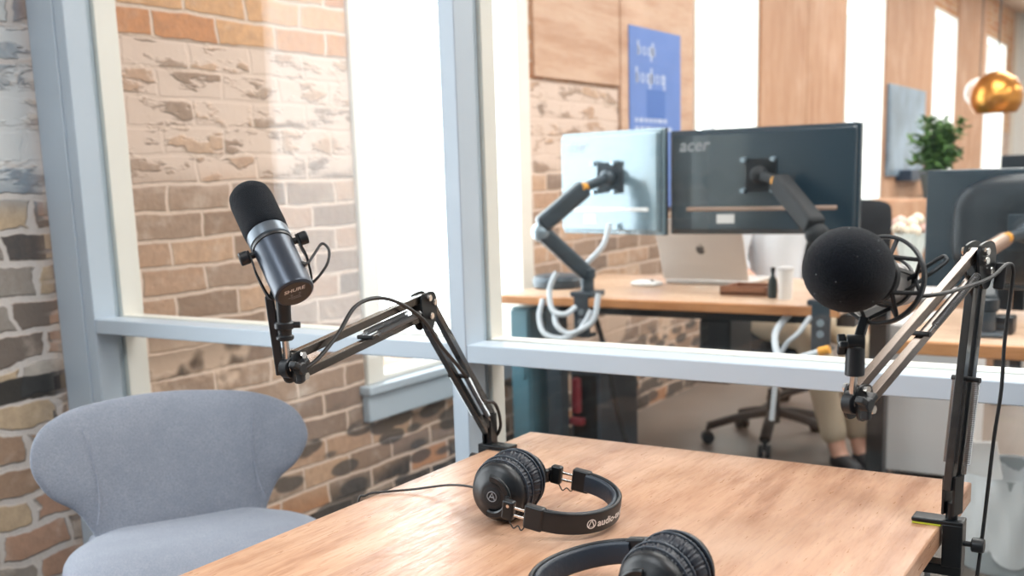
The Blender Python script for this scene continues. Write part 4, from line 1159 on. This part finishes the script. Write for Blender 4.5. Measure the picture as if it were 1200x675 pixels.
def limb(pts, rad, at):
    i = len(bv); 
    for k, (p, r_) in enumerate(zip(pts, rad)):
        bv.append(p); brd.append((r_, r_)); be.append((at if k == 0 else i + k - 1, i + k))
for s_ in (-1, 1):
    limb([P_(.06, s_ * .09, .55), P_(.26, s_ * .11, .55), P_(.43, s_ * .10, .52), P_(.48, s_ * .07, .30), P_(.54, s_ * .052, .10), P_(.57, s_ * .052, .045), P_(.64, s_ * .06, .03)], [.085, .075, .058, .05, .034, .036, .028], 0)
    limb([P_(.02, s_ * .17, 1.03), P_(.05, s_ * .22, .90), P_(.04, s_ * .235, .80), P_(.13, s_ * .20, .73), P_(.22, s_ * .14, .675), P_(.25, s_ * .13, .665)], [.052, .045, .040, .034, .024, .026], 3)
person_body = skinned('body', bv, be, brd, M['skin'], pe)
def hand(s_):
    hv = [P_(.25, s_ * .13, .665), P_(.285, s_ * .12, .66), P_(.315, s_ * .115, .655)]; he = [(0, 1), (1, 2)]; hr = [(.022, .015), (.030, .012), (.030, .011)]
    for k, ln in enumerate((.062, .07, .066, .052)):
        o_ = (-.024 + .016 * k) * s_; i = len(hv)
        hv.extend([P_(.325, s_ * .115 + o_, .654), P_(.325 + ln * .5, s_ * .112 + o_ * 1.1, .652), P_(.325 + ln, s_ * .110 + o_ * 1.1, .636)]); he.extend([(2, i), (i, i + 1), (i + 1, i + 2)]); hr.extend([(.009, .009), (.0085, .0085), (.007, .007)])
    i = len(hv); hv.extend([P_(.275, s_ * .085, .656), P_(.305, s_ * .072, .65), P_(.33, s_ * .068, .645)]); he.extend([(0, i), (i, i + 1), (i + 1, i + 2)]); hr.extend([(.011, .011), (.0095, .0095), (.008, .008)])
    skinned('hand', hv, he, hr, M['skin'], person_body, 0, 2)
hand(-1); hand(1)
# shirt and trousers follow the body slightly larger
sv_ = [P_(0, 0, .57), P_(0, 0, .72), P_(.01, 0, .90), P_(.02, 0, 1.04), P_(.028, 0, 1.085)]; se = [(0, 1), (1, 2), (2, 3), (3, 4)]; sr = [(.155, .125), (.15, .115), (.165, .118), (.14, .10), (.07, .068)]
for s_ in (-1, 1):
    i = len(sv_); sv_ += [P_(.02, s_ * .17, 1.03), P_(.05, s_ * .22, .90), P_(.04, s_ * .235, .81), P_(.10, s_ * .21, .755)]; sr += [(.064, .064), (.058, .058), (.056, .056), (.052, .052)]
    se += [(3, i), (i, i + 1), (i + 1, i + 2), (i + 2, i + 3)]
skinned('shirt', sv_, se, sr, M['shirt'], pe)
tv = [P_(0, 0, .56), P_(0, 0, .64)]; te = [(0, 1)]; tr_ = [(.15, .125), (.145, .12)]
for s_ in (-1, 1):
    i = len(tv); tv += [P_(.06, s_ * .09, .55), P_(.26, s_ * .11, .55), P_(.43, s_ * .10, .52), P_(.475, s_ * .072, .32), P_(.54, s_ * .053, .095)]
    tr_ += [.098, .088, .074, .062, .053]; te += [(0, i), (i, i + 1), (i + 1, i + 2), (i + 2, i + 3), (i + 3, i + 4)]
skinned('trousers', tv, te, tr_, M['trouser'], pe)
for s_ in (-1, 1):
    sh = [P_(.52, s_ * .052, .035), P_(.57, s_ * .052, .038), P_(.65, s_ * .06, .03), P_(.71, s_ * .064, .024)]
    skinned('shoe', sh, [(0, 1), (1, 2), (2, 3)], [(.036, .034), (.04, .04), (.042, .032), (.034, .024)], M['shoe'], pe)
# head: nose, ears, eyes, mouth, hair
hc = P_(.06, 0, 1.235); q = MB()
for s_ in (-1, 1):
    q.ball(hc + rt_ * s_ * .078 + V(0, 0, .0), (.012, .012, .028), 10, 8)
q.ball(hc + fw_ * .098 + V(0, 0, -.008), (.014, .012, .02), 12, 8); q.build('face_features', M['skin'], pe, smooth=60)
q = MB()
for s_ in (-1, 1): q.ball(hc + fw_ * .084 + rt_ * s_ * .032 + V(0, 0, .012), (.010, .010, .007), 10, 8)
q.build('eye', M['shoe'], pe)
q = MB(); q.tube([hc + fw_ * .088 - rt_ * .022 + V(0, 0, -.05), hc + fw_ * .094 + V(0, 0, -.052), hc + fw_ * .088 + rt_ * .022 + V(0, 0, -.05)], .004, 6, smooth=4); q.build('mouth', M['pink'], pe)
q = MB(); q.ball((0, 0, 0), (.096, .09, .085), 24, 16, Matrix.Translation(hc - fw_ * .018 + V(0, 0, .045))); q.build('hair', M['hair'], pe, smooth=60)

# poster on the boards
o = thing('wall_poster', (5.1, WY, 1.6), 'blue poster with pale lettering on the timber boards above the left monitor', 'poster')
q = MB(); q.bx(4.815, 5.415, WY - .024, WY - .019, 1.02, 1.885); q.build('sheet', M['blue'], o, smooth=0)
q = MB()
def pbar(x0, x1, z0, z1): q.add([V(x0, WY - .0245, z0), V(x1, WY - .0245, z0), V(x1, WY - .0245, z1), V(x0, WY - .0245, z1)], [(0, 1, 2, 3)])
def word(x0, n, zb, h, wl):
    for k in range(n):
        a = x0 + k * wl
        pts = [V(a + wl * .42 + wl * .34 * math.cos(2 * PI * j / 14), WY - .0255, zb + h * .5 + h * .5 * math.sin(2 * PI * j / 14)) for j in range(14)]
        inn_ = [V(a + wl * .42 + wl * .17 * math.cos(2 * PI * j / 14), WY - .0245, zb + h * .5 + h * .26 * math.sin(2 * PI * j / 14)) for j in range(14)]
        pts = [V(p.x, WY - .0245, p.z) for p in pts]
        q.add(pts + inn_, [(j, (j + 1) % 14, (j + 1) % 14 + 14, j + 14) for j in range(14)])
        if k % 3 == 0: pbar(a, a + .022, zb, zb + h * 1.5)
        if k % 3 == 2: pbar(a + wl * .7, a + wl * .7 + .022, zb - h * .5, zb + h)
word(4.90, 4, 1.755, .045, .055); word(4.88, 6, 1.625, .05, .056)
for z, x1 in ((1.44, 5.24), (1.40, 5.30), (1.36, 5.12), (1.24, 4.93)):
    x_ = 4.87
    while x_ < x1: 
        ww = random.uniform(.03, .07); pbar(x_, min(x1, x_ + ww), z, z + .02); x_ += ww + .015
q.build('lettering', M['bluepale'], o, smooth=0, weld=False)
q = MB(); pbar(5.0, 5.22, 1.46, 1.60); q.build('printed_block', M['bluedeep'], o, smooth=0)
# framed print further along
o = thing('wall_print', (10.4, WY, 1.5), 'framed blue-grey print on the boards between far windows', 'picture')
q = MB(); q.bx(9.80, 11.20, WY - .05, WY - .019, 1.10, 1.88, .006); q.build('frame', M['bluegrey'], o)
q = MB(); q.bx(9.84, 11.16, WY - .053, WY - .0495, 1.14, 1.84); q.build('image', M['bluegrey'], o)
q = MB(); q.bx(10.2, 11.1, WY - .16, WY - .019, 1.05, 1.15, .01); tag(q.build('wall_shelf', M['navy']), 'small dark shelf under the framed blue-grey print', 'shelf')

# pendant lamps
def pendant(label, c, rad, m, dome):
    t = thing('pendant_lamp', (c[0], c[1], CEIL), label, 'pendant lamp')
    T = Matrix.Translation(c)
    q = MB()
    if dome: q.lathe([(0, rad), (rad * .35, rad * .93), (rad * .7, rad * .70), (rad * .93, rad * .35), (rad, 0), (rad * .95, -rad * .35), (rad * .78, -rad * .62), (rad * .74, -rad * .60), (rad * .9, -.33 * rad), (rad * .95, 0), (rad * .66, rad * .68), (0, rad * .94)], T, 40)
    else: q.ball(c, rad, 28, 18)
    q.build('lamp_shade', m, t)
    q = MB(); q.cyl((c[0], c[1], c[2] + rad * .95), (c[0], c[1], CEIL - .02), .004, seg=8); q.build('cord', M['cable'], t)
    q = MB(); q.cyl((c[0], c[1], CEIL - .03), (c[0], c[1], CEIL), .05, seg=20, ch=.004); q.build('ceiling_rose', m, t)
    if dome: q = MB(); q.ball((c[0], c[1], c[2] - rad * .1), rad * .3, 16, 10); q.build('bulb', M['opal'], t)
    return t
pendant('brass dome pendant lamp hanging at the upper right in front of the last window', (7.0, 1.06, 1.57), .146, M['brass'], True)
pendant('white globe pendant lamp half hidden behind the brass one', (8.4, 1.385, 1.68), .10, M['opal'], False)

# tall cabinet with plant, far monitor
o = thing('tall_cabinet', (6.9, 1.25, 0), 'tall wooden cabinet carrying the green plant beyond the desks', 'cabinet')
q = MB(); q.bx(6.6, 7.0, .9, 1.7, .05, 1.0, .006); q.build('carcass', M['panel2'], o)
for y0, y1 in ((.905, 1.297), (1.303, 1.695)):
    q = MB(); q.bx(6.582, 6.601, y0, y1, .06, .99, .003); dr = q.build('door', M['panel2'], o)
    q = MB(); q.box((6.572, 1.27 if y0 < 1 else 1.33, .75), (.012, .012, .12), None, .004); q.build('handle', M['steel'], dr)
q = MB(); q.bx(6.62, 6.98, .92, 1.68, 0, .05); q.build('plinth', M['slate'], o)
pp = (6.8, 1.33, 1.0)
o = thing('potted_plant', pp, 'bushy green plant in a dark pot beyond the far desks, left of the brass lamp', 'plant')
q = MB(); q.lathe([(0, 0), (.07, 0), (.095, .14), (.1, .145), (.09, .145), (.085, .13), (0, .13)], Matrix.Translation(pp), 28); q.build('pot', M['pot'], o)
q = MB(); q.lathe([(0, .128), (.086, .130), (.086, .132), (0, .135)], Matrix.Translation(pp), 20); q.build('soil', M['walnut'], o)
q = MB(); qs = MB()
for s_ in range(90):
    a = random.uniform(0, 2 * PI); sp_ = random.uniform(.02, .15); hh = random.uniform(.06, .33)
    b0 = V(pp) + V(.03 * math.cos(a), .03 * math.sin(a), .13); tipv = V(pp) + V(sp_ * math.cos(a), sp_ * math.sin(a), .13 + hh)
    st = spline([b0, (b0 + tipv) / 2 + V(0, 0, .05), tipv], 6); qs.tube(st, .003, 5)
    for k in range(2, 13):
        p = st[min(k, len(st) - 1)]; d = V(random.uniform(-1, 1), random.uniform(-1, 1), random.uniform(-.3, .7)).normalized(); L_ = random.uniform(.04, .075)
        w_ = d.cross(V(0, 0, 1)).normalized() * L_ * .3; u_ = w_.cross(d).normalized() * L_ * .10
        q.add([p, p + d * L_ * .35 + w_, p + d * L_ * .75 + w_ * .75, p + d * L_ - u_, p + d * L_ * .75 - w_ * .75, p + d * L_ * .35 - w_, p + d * L_ * .4 + u_ * 1.5], [(0, 1, 6), (1, 2, 6), (2, 3, 6), (3, 4, 6), (4, 5, 6), (5, 0, 6)])
q.build('foliage', M['leaf'], o, smooth=0); qs.build('stems', M['leaf'], o)
o = thing('monitor', (6.0, .72, 1.0), 'small dark monitor far back at the right picture edge under the brass lamp', 'monitor')
q = MB(); q.box((6.0, .62, 1.08), (.03, .5, .30), None, .006); q.build('back_shell', M['monitordark'], o)
q = MB(); q.box((5.983, .62, 1.08), (.006, .30, .16), None, .003); q.build('rear_cover', M['navy'], o)
q = MB(); q.beam((6.02, .62, 1.0), (6.04, .62, .76), .05, .02, (1, 0, 0), .004); q.box((6.04, .62, .757), (.18, .22, .012), None, .004); q.build('stand', M['black'], o)
o = thing('office_desk', (6.1, .3, 0), 'far desk deeper in the office carrying the small dark monitor', 'desk')
q = MB(); q.bx(5.75, 6.45, -.6, .88, .72, .75); q.build('desktop', M['desk'], o, bevel=.003)
for y in (-.5, .8):
    q = MB(); q.bx(5.8, 5.86, y - .03, y + .03, 0, .72); q.bx(6.34, 6.4, y - .03, y + .03, 0, .72); q.build('leg', M['black'], o)
# bouquet between the mesh chair and the large monitor
bp_ = V(4.75, 1.23, .96)
o = thing('flower_bouquet', (4.9, 1.06, .66), 'blurred bouquet of pale pink and cream flowers wrapped in white paper, beyond the ring mount', 'flowers')
cb_ = V(4.9, 1.055, .66)
q = MB(); n = 24; vs = []; fs = []
for j, (rr, z) in enumerate(((.03, 0), (.035, .1), (.05, .19), (.065, .25))):
    for i in range(n): vs.append(cb_ + V(rr * math.cos(2 * PI * i / n) * (1 + .12 * (i % 2) * (j > 1)), rr * math.sin(2 * PI * i / n) * (1 + .12 * (i % 2) * (j > 1)), z))
for j in range(3):
    for i in range(n): k = (i + 1) % n; fs.append((j * n + i, j * n + k, (j + 1) * n + k, (j + 1) * n + i))
fs.append(tuple(range(n - 1, -1, -1)))
q.add(vs, fs); q.build('wrapping_paper', M['wrap'], o)
fl = [(0, 0, .29), (.04, .02, .265), (-.03, .04, .27), (.02, -.045, .265), (-.04, -.02, .26), (.0, .045, .295), (.02, -.02, .305)]
for k, p in enumerate(fl):
    q = MB()
    for j in range(9):
        a = j * 2.4; rr = .006 + .0025 * j; q.ball(cb_ + V(*p) + V(rr * math.cos(a), rr * math.sin(a), .012 - .002 * j), (.014, .014, .018), 8, 6)
    q.build('bloom', M['pink'] if k % 2 else M['cream'], o, smooth=60)
q = MB(); q.ball((0, 0, 0), (.03, .014, .05), 12, 8, Matrix.Translation(cb_ + V(0, -.09, .33)) @ Matrix.Rotation(.6, 4, 'X')); q.build('dark_leaf', M['pot'], o)
o = thing('side_table', (4.95, 1.0, 0), 'small white side table holding the bouquet', 'table')
q = MB(); q.lathe([(0, .64), (.2, .64), (.205, .645), (.205, .655), (.2, .66), (0, .66)], Matrix.Translation((4.95, 1.0, 0)), 40); q.build('tabletop', M['drawer'], o)
q = MB(); q.cyl((4.95, 1.0, .02), (4.95, 1.0, .64), .022, seg=16); q.build('leg', M['drawer'], o)
q = MB(); q.cyl((4.95, 1.0, 0), (4.95, 1.0, .02), .15, seg=32, ch=.004); q.build('base', M['drawer'], o)

# ------------------------------------------------------------------ light, world, camera
w = bpy.data.worlds.new('sky'); S.world = w; w.use_nodes = True
bg = w.node_tree.nodes['Background']; bg.inputs[0].default_value = (.93, .97, 1, 1); bg.inputs[1].default_value = 7.0

def area(name, loc, sx, sy, power, col=(1, 1, 1), rot=(0, 0, 0), portal=False):
    l = bpy.data.lights.new(name, 'AREA'); l.shape = 'RECTANGLE'; l.size = sx; l.size_y = sy; l.energy = power; l.color = col
    if portal: l.cycles.is_portal = True
    o = bpy.data.objects.new(name, l); COL.objects.link(o); o.location = loc; o.rotation_euler = rot
    return o
for n, (a, b) in enumerate(WINS):
    area('window_portal', ((a + b) / 2, WY + .34, (WZ0 + WZ1) / 2), b - a, WZ1 - WZ0, 1, rot=(-PI / 2, 0, 0), portal=True)
area('unseen_ceiling_light', (1.1, -1.1, CEIL - .02), 1.0, 1.2, 52, (1, .98, .96))
area('unseen_ceiling_light', (-1.0, 1.1, CEIL - .02), 1.2, 1.2, 68, (.90, .96, 1))  # added cool fill light, out of view, to brighten the partition's front faces
for x in (3.0, 5.5, 8.5, 11.5, 14.5):
    area('unseen_ceiling_light', (x, .6, CEIL - .02), 1.4, 1.4, 60, (1, .98, .95))
    area('unseen_ceiling_light', (x, -2.2, CEIL - .02), 1.4, 1.4, 60, (1, .98, .95))

cam = bpy.data.cameras.new('camera'); co = bpy.data.objects.new('camera', cam); COL.objects.link(co)
R_ = ((.53111, -.84680, -.02966), (.17159, .07317, .98245), (-.82976, -.52684, .18416))   # rows: right, up, back
rx, ry, rz_ = [V(a) for a in R_]
rx.normalize(); ry = (ry - rx * ry.dot(rx)).normalized(); rz_ = rx.cross(ry)
co.matrix_world = Matrix(((rx.x, ry.x, rz_.x, 0), (rx.y, ry.y, rz_.y, 0), (rx.z, ry.z, rz_.z, 1.2), (0, 0, 0, 1)))
cam.sensor_width = 36; cam.lens = 1272.612 / 1200 * 36; cam.shift_y = (445 - 337.5) / 1200
cam.clip_start = .02; cam.clip_end = 100
cam.dof.use_dof = True; cam.dof.focus_distance = 1.38; cam.dof.aperture_fstop = 38.18e-3 / .0072 
S.camera = co
S.view_settings.view_transform = 'Standard'; S.view_settings.look = 'None'; S.view_settings.gamma = 1; S.view_settings.use_curve_mapping = False
S.view_settings.exposure = 0.2
S.cycles.use_denoising = True
S.cycles.max_bounces = 8; S.cycles.diffuse_bounces = 4; S.cycles.glossy_bounces = 4; S.cycles.transparent_max_bounces = 16
S.cycles.sample_clamp_indirect = 6; S.cycles.caustics_reflective = False; S.cycles.caustics_refractive = False
